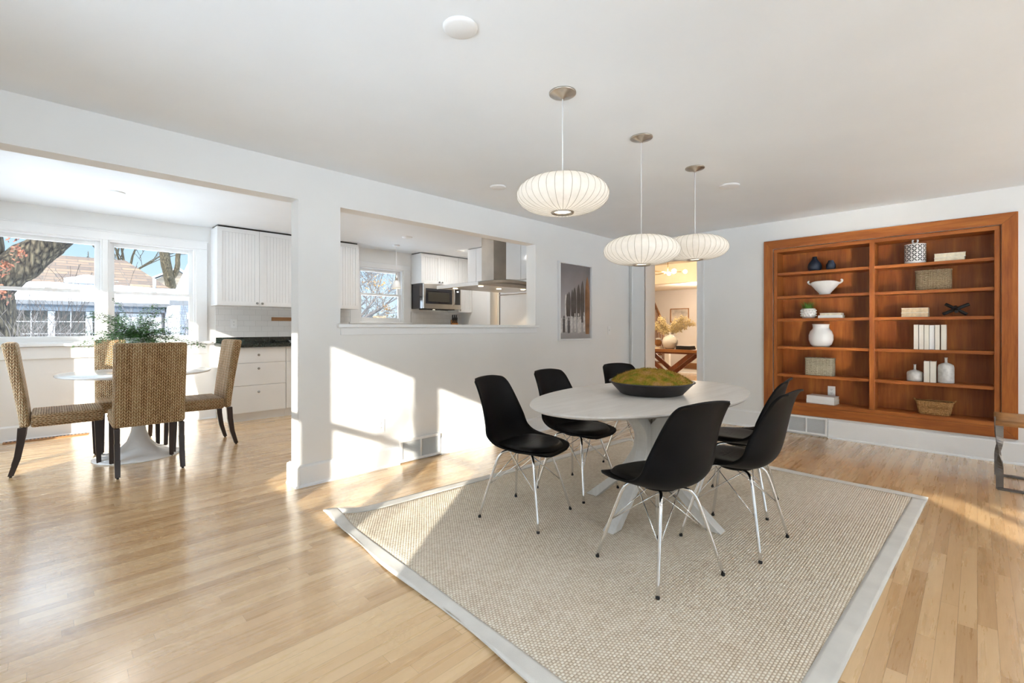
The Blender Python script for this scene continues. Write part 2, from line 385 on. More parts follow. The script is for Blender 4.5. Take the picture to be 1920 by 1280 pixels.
def moss():
    t = NT('moss'); v = t.obj(); n = t.noise(v, 16, 4, .6); n2 = t.noise(v, 130, 3)
    c = t.ramp(n, [(.30, (.15,.24,.015)), (.42, (.34,.27,.03)), (.53, (.50,.30,.055)), (.66, (.60,.33,.13))])
    t.base(t.mix(t.math('MULTIPLY', t.math('POWER', n2, 1.5), .8), c, (.10,.055,.012)), .9, 0, .1); return t.m
M['moss'] = moss()
def glass():
    t = NT('window_glass'); tr = t.n('ShaderNodeBsdfTransparent'); gl = t.n('ShaderNodeBsdfGlossy'); gl.inputs['Roughness'].default_value = 0.0
    mx = t.n('ShaderNodeMixShader'); fr = t.n('ShaderNodeFresnel'); fr.inputs[0].default_value = 1.45
    tr.inputs[0].default_value = (.97,.98,.98,1)
    t.l(t.math('MULTIPLY', fr.outputs[0], .8), mx.inputs[0]); t.l(tr.outputs[0], mx.inputs[1]); t.l(gl.outputs[0], mx.inputs[2]); t.l(mx.outputs[0], t.out.inputs[0]); return t.m
M['glass'] = glass()
def hoodglass():
    t = NT('hood_glass'); tr = t.n('ShaderNodeBsdfTransparent'); gl = t.n('ShaderNodeBsdfGlossy'); gl.inputs['Roughness'].default_value = .03
    tr.inputs[0].default_value = (.80,.84,.84,1); mx = t.n('ShaderNodeMixShader'); mx.inputs[0].default_value = .35
    t.l(tr.outputs[0], mx.inputs[1]); t.l(gl.outputs[0], mx.inputs[2]); t.l(mx.outputs[0], t.out.inputs[0]); return t.m
M['hoodglass'] = hoodglass()
def shade():
    t = NT('pendant_shade_fabric'); v = t.obj(); d = t.n('ShaderNodeBsdfDiffuse'); tl = t.n('ShaderNodeBsdfTranslucent')
    nz = t.ramp(t.noise(v, 30, 3), [(.3, (.82,.80,.76)), (.7, (.88,.86,.82))]); t.l(nz, d.inputs[0]); t.l(nz, tl.inputs[0])
    mx = t.n('ShaderNodeMixShader'); mx.inputs[0].default_value = .4; t.l(d.outputs[0], mx.inputs[1]); t.l(tl.outputs[0], mx.inputs[2]); t.l(mx.outputs[0], t.out.inputs[0]); return t.m
M['shade'] = shade()
M['rib'] = plain('shade_rib', (.42,.38,.32), .6)
# ---------------------------------------------------------------- room shell
XW, XB, YP, YW, YS = -.75, 6.03, 3.61, 7.20, -5.10      # back-window wall, bookcase wall, partition, kitchen wall, side wall
CD, CK = 2.45, 2.535

def wall_y(name, Y0, Y1, x0, x1, z0, z1, holes, mat):   # wall in the X direction with rectangular holes
    mb = MB(); xs = sorted({x0, x1}|{h[0] for h in holes}|{h[1] for h in holes})
    for a, b in zip(xs, xs[1:]):
        cur = z0
        for h in sorted([h for h in holes if h[0] <= a+1e-6 and h[1] >= b-1e-6], key=lambda h: h[2]):
            if h[2] > cur: mb.box(a, b, Y0, Y1, cur, h[2])
            cur = h[3]
        if cur < z1: mb.box(a, b, Y0, Y1, cur, z1)
    return struct(name, mb, mat)
def wall_x(name, X0, X1, y0, y1, z0, z1, holes, mat):
    mb = MB(); ys = sorted({y0, y1}|{h[0] for h in holes}|{h[1] for h in holes})
    for a, b in zip(ys, ys[1:]):
        cur = z0
        for h in sorted([h for h in holes if h[0] <= a+1e-6 and h[1] >= b-1e-6], key=lambda h: h[2]):
            if h[2] > cur: mb.box(X0, X1, a, b, cur, h[2])
            cur = h[3]
        if cur < z1: mb.box(X0, X1, a, b, cur, z1)
    return struct(name, mb, mat)

struct('floor', box(-.9, 6.31, -5.25, 7.35, -.12, 0), M['floor'])
struct('ceiling_dining', box(-.9, 6.31, -5.25, 3.70, CD, CD+.25), M['ceil'])
struct('ceiling_kitchen', box(-.9, 6.31, 3.70, 7.35, CK, CK+.2), M['ceil'])

# partition: header over the breakfast opening, pier, half wall with the pass-through
wall_y('wall_partition', YP, 3.755, XW-.15, 6.03, 0, 2.54, [(-.9, 1.32, -1, 2.172), (1.646, 3.975, 1.205, 2.17)], M['wall'])
wall_y('wall_kitchen', YW, 7.36, -.9, 6.31, 0, 2.54, [(-.47, .42, 1.03, 2.235), (.47, 1.335, 1.03, 2.235), (3.60, 4.43, 1.30, 2.225)], M['wall'])
OPEN_W = [(-4.95, -3.59, .25, 2.23), (.397, 1.883, .735, 2.115), (1.927, 2.513, .735, 2.115), (5.0, 6.52, .18, 2.2)]
wall_x('wall_back', XW-.15, XW, -5.25, 7.2, 0, 2.54, OPEN_W, M['wall'])
SIDE_FILL_W = [(-.55, 1.7, .08, 2.32), (1.85, 3.75, .08, 2.32), (4.3, 5.3, .5, 2.2)]  # unseen side windows, put in and sized for fill daylight
wall_y('wall_side', YS-.15, YS, XW, XB, 0, 2.54, SIDE_FILL_W, M['wall'])
NY0, NY1, NZ0, NZ1 = -.1515, 1.6965, .30, 2.1265
wall_x('wall_bookcase', XB, 6.31, -5.25, 3.755, 0, 2.54, [(NY0, NY1, NZ0, NZ1), (2.60, 3.354, -1, 2.15)], M['wall'])
wall_x('wall_kitchen_end', 5.75, 5.90, 3.755, 7.2, 0, 2.54, [(5.45, 6.33, -1, 2.1)], M['wall'])

# sill and apron of the pass-through
struct('trim_1', box(1.615, 4.01, YP-.035, 3.79, 1.205, 1.235), M['trim'], bevel=.006)
struct('trim_2', box(1.646, 3.985, YP-.012, YP, 1.145, 1.204), M['trim'], bevel=.003)
# doorway casings on the bookcase wall
struct('trim_3', MB().box(XB-.022, XB, 3.354, 3.56, 0, 2.26).box(XB-.03, XB-.001, 3.545, 3.565, 0, 2.275).box(XB-.028, XB-.001, 3.354, 3.372, 0, 2.26), M['trim'], bevel=.003)
struct('trim_4', MB().box(XB-.022, XB, 2.515, 2.60, 0, 2.26).box(XB-.03, XB-.001, 2.508, 2.526, 0, 2.275), M['trim'], bevel=.003)
struct('trim_5', box(XB-.024, XB, 2.515, 3.56, 2.151, 2.26), M['trim'], bevel=.003)

# baseboards (with shoe moulding)
def base_y(mb, y, s, x0, x1, h=.165):
    mb.prism([(y, 0), (y+s*.032, 0), (y+s*.030, .012), (y+s*.018, .02), (y+s*.018, h-.018), (y+s*.010, h-.006), (y, h)], 'x', x0, x1); return mb
def base_x(mb, x, s, y0, y1, h=.165):
    mb.prism([(x, 0), (x+s*.032, 0), (x+s*.030, .012), (x+s*.018, .02), (x+s*.018, h-.018), (x+s*.010, h-.006), (x, h)], 'y', y0, y1); return mb
mb = MB(); base_y(mb, YP, -1, 1.29, 2.175); base_y(mb, YP, -1, 2.615, XB-.03); base_x(mb, 1.32, -1, YP-.03, 3.785); base_y(mb, 3.755, 1, 1.29, 5.0)
struct('baseboard_partition', mb, M['trim'])
mb = MB(); base_x(mb, XB, -1, -5.1, 1.15, .20); base_x(mb, XB, -1, 1.56, 2.505, .20)
struct('baseboard_bookcase', mb, M['trim'])
struct('baseboard_kitchen', base_y(MB(), YW, -1, XW, 1.56), M['trim'])
mb = MB()
for a, b in ((-3.56, 4.95), (6.57, 7.17)): base_x(mb, XW, 1, a, b)
struct('baseboard_back', mb, M['trim'])

# ---------------------------------------------------------------- windows
def sash_window(name, axis, c0, inward, u0, u1, z0, z1, rail=None, st=.045, cas=.0, pane=True):
    """double-hung window filling a hole; axis 'y': wall in X direction at Y=c0; inward = sign of the room side"""
    s = -inward
    def B(mb, a, b, d0, d1, lo, hi):
        if axis == 'y': mb.box(a, b, c0+s*d0, c0+s*d1, lo, hi)
        else: mb.box(c0+s*d0, c0+s*d1, a, b, lo, hi)
        return mb
    zc = rail if rail else (z0+z1)/2
    loc = ((u0+u1)/2, c0, z0) if axis == 'y' else (c0, (u0+u1)/2, z0)
    root = thing(name, None, None, loc, world=True, kind='structure')
    fr = MB(); d = .02
    for a, b, lo, hi in ((u0, u0+.018, z0, z1), (u1-.018, u1, z0, z1), (u0+.018, u1-.018, z1-.018, z1), (u0+.018, u1-.018, z0, z0+.018)): B(fr, a, b, 0, .14, lo, hi)
    fr.build('window_frame', M['trim'], root)
    for (lo, hi, dd) in ((zc-.018, z1-.018, .085), (z0+.018, zc+.018, .045)):
        sm = MB(); a, b = u0+.018, u1-.018
        bt = .06 if lo < zc-.1 else .036
        tp = .036 if lo < zc-.1 else .045
        B(sm, a, a+st, dd, dd+.035, lo, hi); B(sm, b-st, b, dd, dd+.035, lo, hi)
        B(sm, a+st, b-st, dd, dd+.035, hi-tp, hi); B(sm, a+st, b-st, dd, dd+.035, lo, lo+bt)
        so = sm.build('window_sash', M['trim'], root, bevel=.002)
        if pane:
            g = MB(); B(g, a+st, b-st, dd+.016, dd+.019, lo+bt, hi-tp); g.build('window_pane', M['glass'], so)
    lk = MB(); m = (u0+u1)/2
    B(lk, m-.03, m+.03, .03, .05, zc+.012, zc+.03); lk.build('sash_lock', M['trim'], root, bevel=.004)
    return root
sash_window('window_1', 'y', YW, -1, -.47, .42, 1.03, 2.235, 1.625)
sash_window('window_2', 'y', YW, -1, .47, 1.335, 1.03, 2.235, 1.625)
sash_window('window_3', 'y', YW, -1, 3.60, 4.43, 1.30, 2.225, 1.775)
sash_window('window_4', 'x', XW, 1, .397, 1.103, .735, 2.115, 1.41)
sash_window('window_5', 'x', XW, 1, 1.147, 1.883, .735, 2.115, 1.41)
sash_window('window_6', 'x', XW, 1, 1.927, 2.513, .735, 2.115, 1.41)
struct('trim_6', box(XW-.15, XW, 1.103, 1.147, .735, 2.115), M['trim'])
def fixed_window(name, axis, c0, inward, u0, u1, z0, z1, mull=(), w_=.045, mw=.03):
    s = -inward
    def B(mb, a, b, d0, d1, lo, hi):
        if axis == 'y': mb.box(a, b, c0+s*d0, c0+s*d1, lo, hi)
        else: mb.box(c0+s*d0, c0+s*d1, a, b, lo, hi)
    root = thing(name, None, None, ((u0+u1)/2, c0, z0) if axis == 'y' else (c0, (u0+u1)/2, z0), world=True, kind='structure')
    fr = MB()
    B(fr, u0, u0+w_, .03, .12, z0, z1); B(fr, u1-w_, u1, .03, .12, z0, z1); B(fr, u0+w_, u1-w_, .03, .12, z1-w_, z1); B(fr, u0+w_, u1-w_, .03, .12, z0, z0+w_)
    for q in mull: B(fr, q-mw, q+mw, .05, .10, z0+w_, z1-w_)
    fo = fr.build('window_frame', M['trim'], root, bevel=.002)
    es = [u0+w_]+[x for q in sorted(mull) for x in (q-mw, q+mw)]+[u1-w_]
    for a, b in zip(es[::2], es[1::2]):
        g = MB(); B(g, a, b, .07, .074, z0+w_, z1-w_); g.build('window_pane', M['glass'], root)
    return root
fixed_window('window_7', 'x', XW, 1, -4.95, -3.59, .25, 2.23, (-3.98,), .03, .045)
fixed_window('window_8', 'x', XW, 1, 5.0, 6.52, .18, 2.2, (5.5,))
for i, h in enumerate(SIDE_FILL_W): fixed_window('window_%d' % (9+i), 'y', YS, 1, h[0], h[1], h[2], h[3], ((h[0]+h[1])/2,))

# casings round the breakfast windows (joined header board, side boards, stool, apron)
mb = MB().box(-.60, 1.46, YW-.022, YW, 2.235, 2.335).box(-.61, 1.47, YW-.03, YW-.001, 2.325, 2.342)
mb.box(1.335, 1.46, YW-.022, YW, 1.03, 2.235).box(-.60, -.47, YW-.022, YW, 1.03, 2.235).box(.42, .47, YW-.02, YW+.14, 1.03, 2.235)
mb.box(.405, .42, YW-.012, YW+.04, 1.03, 2.235)
struct('trim_7', mb, M['trim'], bevel=.004)
struct('trim_8', MB().box(-.66, 1.50, YW-.06, YW+.09, 1.0, 1.03).box(-.60, 1.46, YW-.02, YW, .865, .995), M['trim'], bevel=.004)
mb = MB().box(3.44, 4.57, YW-.022, YW, 2.225, 2.31).box(4.43, 4.57, YW-.022, YW, 1.30, 2.225).box(3.44, 3.60, YW-.022, YW, 1.30, 2.225)
mb.box(3.42, 4.59, YW-.05, YW+.09, 1.272, 1.30)
struct('trim_9', mb, M['trim'], bevel=.004)
mb = MB().box(XW, XW+.02, .30, 2.61, 2.117, 2.21).box(XW, XW+.02, .30, .397, .735, 2.117).box(XW, XW+.02, 1.883, 1.927, .735, 2.117).box(XW, XW+.02, 2.513, 2.61, .735, 2.117).box(XW, XW+.05, .28, 2.63, .70, .733)
struct('trim_10', mb, M['trim'], bevel=.004)

# ---------------------------------------------------------------- ground outdoors
struct('trim_foundation', box(-.9, 6.31, -5.25, 7.36, -.5, -.13), M['brickw'])
def gnd(i, j):
    x = -45+110*i; y = -45+110*j
    z = -.5+.12*noise.noise((x*.12, y*.12, 0)) - (.02 if -3 < x < 9 and -8 < y < 10 else 0)
    if -2 < x < 15 and -7 < y < 9: z = -.52
    return (x, y, z)
tagobj(MB().grid(gnd, 90, 90).build('snow_ground', M['snow']), 'snow covered yard seen beyond the windows', 'snow', kind='structure')
# ---------------------------------------------------------------- registers, outlets, ceiling discs
def register(name, label, axis, c, s, u0, u1, z0, z1):
    root = thing(name, label, 'vent', ((u0+u1)/2, c, z0) if axis == 'y' else (c, (u0+u1)/2, z0), world=True, group='wall vents')
    def B(mb, a, b, d0, d1, lo, hi):
        if axis == 'y': mb.box(a, b, c+s*d0, c+s*d1, lo, hi)
        else: mb.box(c+s*d0, c+s*d1, a, b, lo, hi)
        return mb
    t = .022; m = (u0+u1)/2; f = MB()
    B(f, u0, u1, 0, .028, z1-t, z1); B(f, u0, u1, 0, .028, z0, z0+t); B(f, u0, u0+t, 0, .028, z0+t, z1-t); B(f, u1-t, u1, 0, .028, z0+t, z1-t); B(f, m-.007, m+.007, 0, .028, z0+t, z1-t)
    f.build('frame', M['trim'], root, bevel=.002)
    B(MB(), u0+t, u1-t, 0, .004, z0+t, z1-t).build('backing', M['grey'], root)
    sl = MB(); n = 15
    for k in range(n):
        zz = z0+t+(z1-z0-2*t)*(k+.5)/n; h = .0032
        for a, b in ((u0+t, m-.007), (m+.007, u1-t)):
            if axis == 'y': sl.obox(((a+b)/2, c+s*.014, zz), ((b-a)/2, 0, 0), (0, .008, -s*.0035), (0, .0008, h*.35))
            else: sl.obox((c+s*.014, (a+b)/2, zz), (0, (b-a)/2, 0), (.008, 0, -s*.0035), (.0008, 0, h*.35))
    sl.build('louvres', M['trim'], root)
register('wall_vent', 'white louvred vent in the baseboard of the partition wall', 'y', YP, -1, 2.18, 2.61, .012, .21)
register('wall_vent', 'white louvred vent under the left end of the cherry bookcase', 'x', XB, -1, 1.155, 1.555, .015, .215)
t = thing('floor_vent', 'long brown slotted vent on the floor under the breakfast window', 'vent', (-.1, 7.14, 0), world=True)
box(-.36, .30, 7.085, 7.166, 0, .012).build('frame', M['oakrail'], t, bevel=.004)
mb = MB()
for k in range(22): mb.box(-.34+k*.029, -.325+k*.029, 7.105, 7.155, .0115, .0128)
mb.build('slots', M['dark'], t)

def outlet(label, axis, c, s, u, z, sw=False, sc=1.0):
    w_, h = .036*sc, .058*sc
    root = thing('light_switch' if sw else 'wall_outlet', label, 'switch' if sw else 'outlet', (u, c, z) if axis == 'y' else (c, u, z), world=True)
    def B(mb, a, b, d0, d1, lo, hi):
        if axis == 'y': mb.box(a, b, c+s*d0, c+s*d1, lo, hi)
        else: mb.box(c+s*d0, c+s*d1, a, b, lo, hi)
        return mb
    B(MB(), u-w_, u+w_, .0, .006, z-h, z+h).build('cover_plate', M['outlet'], root, bevel=.002)
    if sw: B(MB(), u-.006, u+.006, .006, .014, z-.01, z+.014).build('toggle', M['outlet'], root)
    else:
        for dz in (-.02*sc, .02*sc):
            r = B(MB(), u-.016*sc, u+.016*sc, .006, .008, z+dz-.014*sc, z+dz+.014*sc).build('receptacle', M['outlet'], root, bevel=.001)
            m2 = MB()
            for du in (-.006, .006): B(m2, u+du-.0012, u+du+.0012, .0078, .0086, z+dz-.002, z+dz+.008)
            B(m2, u-.002, u+.002, .0078, .0086, z+dz-.010, z+dz-.006); m2.build('slots', M['dark'], r)
outlet('white outlet low on the partition wall in the sunlight', 'y', YP, -1, 2.0, .365)
outlet('white light switch plate on the partition wall right of the surfboard picture', 'y', YP, -1, 5.49, 1.17, True)
outlet('white outlet on the subway tile backsplash', 'y', 7.185, -1, 1.77, 1.262, sc=1.05)

for (x, y, r, zc, lab) in ((1.204, 1.515, .072, CD, 'large round white ceiling disc above the left of the room, nearest the camera'),
        (2.80, 2.99, .072, CD, 'small white ceiling disc left of the nearest pendant lamp'), (4.217, 1.537, .085, CD, 'white ceiling disc right of the farthest pendant lamp'),
        (.447, 5.968, .075, CK, 'white ceiling disc over the breakfast table')):
    o = MB().lathe([(1e-5, -.014), (r*.82, -.013), (r*.97, -.008), (r, -.002), (r, 0)], (x, y, zc), 40).build('ceiling_disc', M['disc'], off=(x, y, zc))
    o.location = (x, y, zc); tagobj(o, lab, 'ceiling light', 'round ceiling discs')

# ---------------------------------------------------------------- pendant lamps over the dining table
def pendant(x, y, zc, label):
    root = thing('pendant_lamp', label, 'pendant lamp', (x, y, CD), group='saucer pendant lamps', world=True)
    MB().lathe([(.072, 0), (.072, -.006), (.066, -.010), (.010, -.028), (.008, -.034)], (x, y, CD), 40).build('canopy', M['nickel'], root)
    MB().tube([(x, y, CD-.026), (x, y, zc+.088)], .0032, 8).build('cord', M['white_matte'], root)
    R, n = .243, 36; prof = []
    for k in range(25):       # saucer section
        a = PI*k/24; r = .052+(R-.052)*math.sin(a)**.82; z = .091*math.cos(a) if a < PI/2 else .088*math.cos(a)
        if k in (0,): r = .05
        prof.append((r, z))
    def sc(a, i):
        f = (a*n/(2*PI)) % 1.0; return 1-.012*math.sin(PI*f)
    sh = MB(); m = 36*6
    vs = [(x+r*sc(2*PI*k/m, i)*math.cos(2*PI*k/m), y+r*sc(2*PI*k/m, i)*math.sin(2*PI*k/m), zc+z) for i, (r, z) in enumerate(prof) for k in range(m)]
    fs = [(i*m+k, i*m+(k+1) % m, (i+1)*m+(k+1) % m, (i+1)*m+k) for i in range(len(prof)-1) for k in range(m)]
    sh.add(vs, fs, True); so = sh.build('shade', M['shade'], root)
    rb = MB()
    for k in range(n):
        a = 2*PI*k/n; rb.tube([(x+(r+.0002)*math.cos(a), y+(r+.0002)*math.sin(a), zc+z) for r, z in prof], .0011, 4, caps=False)
    rb.build('rib_wires', M['rib'], so)
    MB().lathe([(.052, -.086), (.060, -.086), (.062, -.092), (.058, -.096), (.048, -.094), (.046, -.086)], (x, y, zc), 40, caps=False).build('bottom_ring', M['nickel'], root)
    MB().lathe([(1e-5, -.085), (.047, -.085), (.047, -.0835), (1e-5, -.0835)], (x, y, zc), 32).build('diffuser', M['lens'], root)
    MB().lathe([(1e-5, .092), (.05, .092), (.05, .089)], (x, y, zc), 32).build('top_cap', M['white_matte'], root)
    ld = bpy.data.lights.new('pendant_bulb', 'POINT'); ld.energy = .45; ld.color = (1, .92, .82); ld.shadow_soft_size = .05
    lo = bpy.data.objects.new('pendant_bulb', ld); C.objects.link(lo); lo.location = (x, y, zc)
pendant(1.926, 1.555, 1.905, 'white ribbed saucer pendant lamp nearest the camera, hanging highest')
pendant(2.744, 1.555, 1.707, 'middle white ribbed saucer pendant lamp, hanging lowest')
pendant(3.561, 1.555, 1.825, 'farthest white ribbed saucer pendant lamp, partly behind the middle one')

# ---------------------------------------------------------------- rug
def rug():
    A, B, Cc, D = Vector((1.215, 2.885)), Vector((4.42, 2.68)), Vector((4.375, .243)), Vector((1.12, .36))
    root = thing('area_rug', 'large woven jute rug with a pale cotton border under the dining table', 'rug', (0, 0, 0))
    def P(u, v):            # u along the long side from the left edge, v from the near edge
        p = D.lerp(Cc, u).lerp(A.lerp(B, u), v); return p
    bw = .078
    def Z(p, u, v):
        d = min(u*3.2, 3.2*(1-u), v*2.4, (1-v)*2.4)
        z = .009
        c = math.exp(-((u*3.2)**2+((1-v)*2.45)**2)/(.16**2)); z += .055*c      # curled corner
        z += .010*math.exp(-(u*3.2)/.04)*(.5+.5*math.sin(v*23)) * (1 if .05 < v < .98 else 0)
        return z
    def G(u0, u1, v0, v1, nu, nv, dz):
        def fn(i, j):
            u = u0+(u1-u0)*i; v = v0+(v1-v0)*j; p = P(u, v)
            if u < .001: p = p+Vector((.012*math.sin(v*17), 0))
            if u > .999: p = p+Vector((.008*math.sin(v*21), 0))
            if v > .999: p = p+Vector((0, .010*math.sin(u*9)))
            return (p.x, p.y, Z(p, u, v)+dz)
        def both(mb):
            b = len(mb.v); mb.grid(fn, nu, nv)
            n = nu*nv; vs = [(x, y, max(.0005, z-.008)) for x, y, z in mb.v[b:b+n]]
            mb.add(vs, [(i*nv+j, i*nv+j+1, (i+1)*nv+j+1, (i+1)*nv+j) for i in range(nu-1) for j in range(nv-1)], True)
            ring = [i*nv for i in range(nu)]+[(nu-1)*nv+j for j in range(1, nv)]+[i*nv+nv-1 for i in range(nu-2, -1, -1)]+[j for j in range(nv-2, 0, -1)]
            for a, c in zip(ring, ring[1:]+ring[:1]): mb.f.append([b+a, b+c, b+n+c, b+n+a]); mb.sm.append(False)
        return both
    bu, bv = bw/3.2, bw/2.42
    f = MB(); G(bu*.9, 1-bu*.9, bv*.9, 1-bv*.9, 60, 50, 0)(f); f.build('woven_field', M['jute'], root)
    bo = MB()
    for (u0, u1, v0, v1, nu, nv) in ((0, bu, 0, 1, 8, 90), (1-bu, 1, 0, 1, 8, 60), (bu, 1-bu, 0, bv, 60, 6), (bu, 1-bu, 1-bv, 1, 60, 6)): G(u0, u1, v0, v1, nu, nv, .0025)(bo)
    bo.build('cotton_border', M['cotton'], root)
rug()

# ---------------------------------------------------------------- dining table
TX, TY, TZ = 2.765, 1.515, .772
t = thing('dining_table', 'oval whitewashed wood dining table on crossed curved legs', 'table', (TX, TY, .012))
def ell(a, b, n=96): return [(a*math.cos(2*PI*k/n), b*math.sin(2*PI*k/n)) for k in range(n)]
mb = MB(); n = 96; rings = [(.90, .46, TZ-.034), (.970, .528, TZ-.018), (.981, .538, TZ-.009), (.979, .536, TZ)]
vs = [(x, y, z-.012) for a, b, z in rings for x, y in ell(a, b)]
mb.add(vs, [(i*n+k, i*n+(k+1) % n, (i+1)*n+(k+1) % n, (i+1)*n+k) for i in range(3) for k in range(n)]+[tuple(range(n))[::-1], tuple(3*n+k for k in range(n))])
mb.build('tabletop', M['ash'], t, bevel=.001)
def leg_poly():
    # curved board: flares out at the top, pinched in at mid height, splayed at the floor
    out = catmull([(.44, .735), (.33, .690), (.20, .62), (.10, .53), (.085, .44), (.13, .34), (.24, .20), (.40, .06), (.475, 0)], 5)
    inn = catmull([(.385, 0), (.255, .12), (.11, .25), (.018, .36), (.0, .45), (.018, .545), (.095, .63), (.20, .685), (.30, .735)], 4)
    return out+inn
for k in range(4):
    L = MB().prism([(u, z-.012+.012) for u, z in leg_poly()], 'y', -.036, .036)
    L.xf(Matrix.Rotation(k*PI/2, 4, 'Z'))
    L.build('leg', M['ash_z'], t, bevel=.004)
MB().tube([(0,0,.50),(0,0,.71)], .024, 16).build('centre_post', M['ash_z'], t)
box(-.09, .09, -.09, .09, .700, .7255).build('mounting_plate', M['ash'], t, bevel=.003)
# ---------------------------------------------------------------- moss bowl on the table
BX, BY, BZ = 2.785, 1.508, TZ+.001
t = thing('moss_bowl', 'wide dark bowl heaped with green and golden moss, on the oval dining table', 'bowl', (BX, BY, BZ))
MB().lathe([(1e-5, .0), (.185, 0), (.20, .006), (.262, .072), (.272, .077), (.270, .083), (.258, .081), (.19, .012), (1e-5, .012)], n=64, wob=lambda a, i: 1+.006*math.sin(5*a)).build('bowl', plain('dark_clay', (.035,.030,.032), .45, var=.2, vs=14, bump=.2, bs=40), t)
def mossh(x, y):
    r = math.hypot(x, y)/.262; base_ = .073+.088*max(0, 1-r**2.1)
    return base_+(.012*noise.noise((x*14, y*14, 1))+.007*noise.noise((x*40, y*40, 5)))*(1 if r < .92 else .3)
def mg(i, j):
    a = 2*PI*i; r = .262*j; x, y = r*math.cos(a), r*math.sin(a); return (x, y, mossh(x, y))
mb = MB().grid(mg, 72, 26, wrapu=True)
rnd = random.Random(3)
for k in range(7000):
    a = rnd.uniform(0, 2*PI); r = .258*math.sqrt(rnd.random()); x, y = r*math.cos(a), r*math.sin(a); z = mossh(x, y)-.002
    l = rnd.uniform(.005, .014); b = rnd.uniform(0, 2*PI); dx, dy = math.cos(b), math.sin(b); o = rnd.uniform(.2, 1.1)*l; w_ = .0011
    mb.add([(x-dy*w_, y+dx*w_, z), (x+dy*w_, y-dx*w_, z), (x+dx*o, y+dy*o, z+l)], [(0,1,2)])
mb.build('moss_mound', M['moss'], t, fixn=False)

# ---------------------------------------------------------------- black shell chairs
def shell_chair(label):
    root = thing('shell_chair', label, 'chair', group='black shell chairs round the dining table')
    # u forward, z up, half width, edge raise, edge forward
    P = [(.245, .418, .10, .004, 0), (.235, .432, .155, .006, 0), (.20, .440, .195, .010, 0), (.10, .438, .228, .022, 0), (0, .430, .238, .040, 0),
         (-.09, .428, .238, .062, .01), (-.155, .445, .236, .078, .030), (-.20, .490, .230, .065, .060), (-.228, .56, .220, .035, .078), (-.248, .65, .205, .012, .072),
         (-.266, .74, .190, 0, .055), (-.283, .81, .178, -.002, .034), (-.296, .848, .166, -.006, .018), (-.306, .864, .150, -.010, .010), (-.318, .868, .130, -.010, .004)]
    Q = catmull(P, 4); nv = 25
    def pt(i, v, off=0):
        u, z, hw, up, fw = Q[i]; e = abs(v)**2.4
        return (u+fw*e, hw*v, z+up*e)
    N = len(Q)
    mb = MB().grid(lambda a, b: pt(round(a*(N-1)), -1+2*b), N, nv)
    sh = mb.build('seat_shell', M['black_pl'], root, solid=.010)
    sh.modifiers['solid'].offset = -1
    # padded cushion lying in the shell
    def sz(u, y):      # shell height under (u, y)
        best = min(range(28), key=lambda i: abs(Q[i][0]-u)); q = Q[best]; return q[1]+q[3]*min(1, abs(y)/q[2])**2.4
    cu = MB()
    def cf(i, j):
        a = 2*PI*i; r = j; ca, sa = math.cos(a), math.sin(a)
        k = (abs(ca)**2.6+abs(sa)**2.6)**(-1/2.6)
        u = .035+.192*k*ca*r; y = .196*k*sa*r*(1.0 if ca > -.2 else 1.0)
        z = sz(u, y)+.004+.030*max(0, 1-r**5)**.5
        return (u, y, z)
    cu.grid(cf, 48, 14, wrapu=True); cu.build('seat_cushion', M['black_le'], root)
    MB().lathe([(1e-5, .400), (.085, .402), (.10, .415), (.10, .426), (1e-5, .426)], (-.01, 0, 0), 28).build('mount_plate', M['black_pl'], root)
    for s in (1, -1):
        for f in (1, -1):
            u0, y0 = (.085 if f > 0 else -.095), s*.075
            path = catmull([(u0*.3, y0*.4, .405), (u0, y0, .404), (u0+f*.030, y0+s*.030, .385), (u0+f*.055, y0+s*.058, .31), (f*.212, s*.212, .012)], 5)
            lg = MB().tube(path, .0085, 12).build('leg', M['chrome'], root)
            MB().lathe([(.0088, 0), (.0098, .003), (.0095, .012), (1e-5, .012)], (f*.212, s*.212, -.001), 14).build('foot_cap', M['black_rb'], lg)
    def lp(f, s, z):       # point on a leg at height z
        k = (.31-z)/.298; x0, y0 = (.14 if f > 0 else -.15), .133
        return (f*(abs(x0)+(.212-abs(x0))*k), s*(y0+(.212-y0)*k), z)
    for (f, s) in ((1,1), (1,-1), (-1,1), (-1,-1)):
        for (f2, s2) in ((-f, s), (f, -s)):
            br = MB().tube([lp(f, s, .20), (f2*.075, s2*.070, .400)], .0030, 6); br.build('brace', M['chrome'], root)
    return root
RZ = .0105
sp = [((2.163, 2.048), (.09, -.42), 'leftmost black shell chair, by the sunlit wall, its padded seat in full view'),
      ((2.777, 2.10), (0, -1), 'black shell chair in the middle of the far side of the oval table'),
      ((3.60, 2.07), (-.35, -.94), 'black shell chair farthest away, its back showing left of the moss bowl'),
      ((2.155, 1.130), (.128, .408), 'black shell chair nearest the camera, seen from behind in front of the oval table'),
      ((2.763, .980), (.03, 1), 'black shell chair in the middle of the near side, right of the foremost chair'),
      ((3.33, 1.16), (-.14, .99), 'black shell chair at the right end of the near side, mostly hidden behind another chair')]
c0 = shell_chair(sp[0][2])
for i, ((x, y), f, lab) in enumerate(sp):
    o = c0 if i == 0 else copy_tree(c0)
    o.location = (x, y, RZ); o.rotation_euler.z = math.atan2(f[1], f[0]); o['label'] = lab

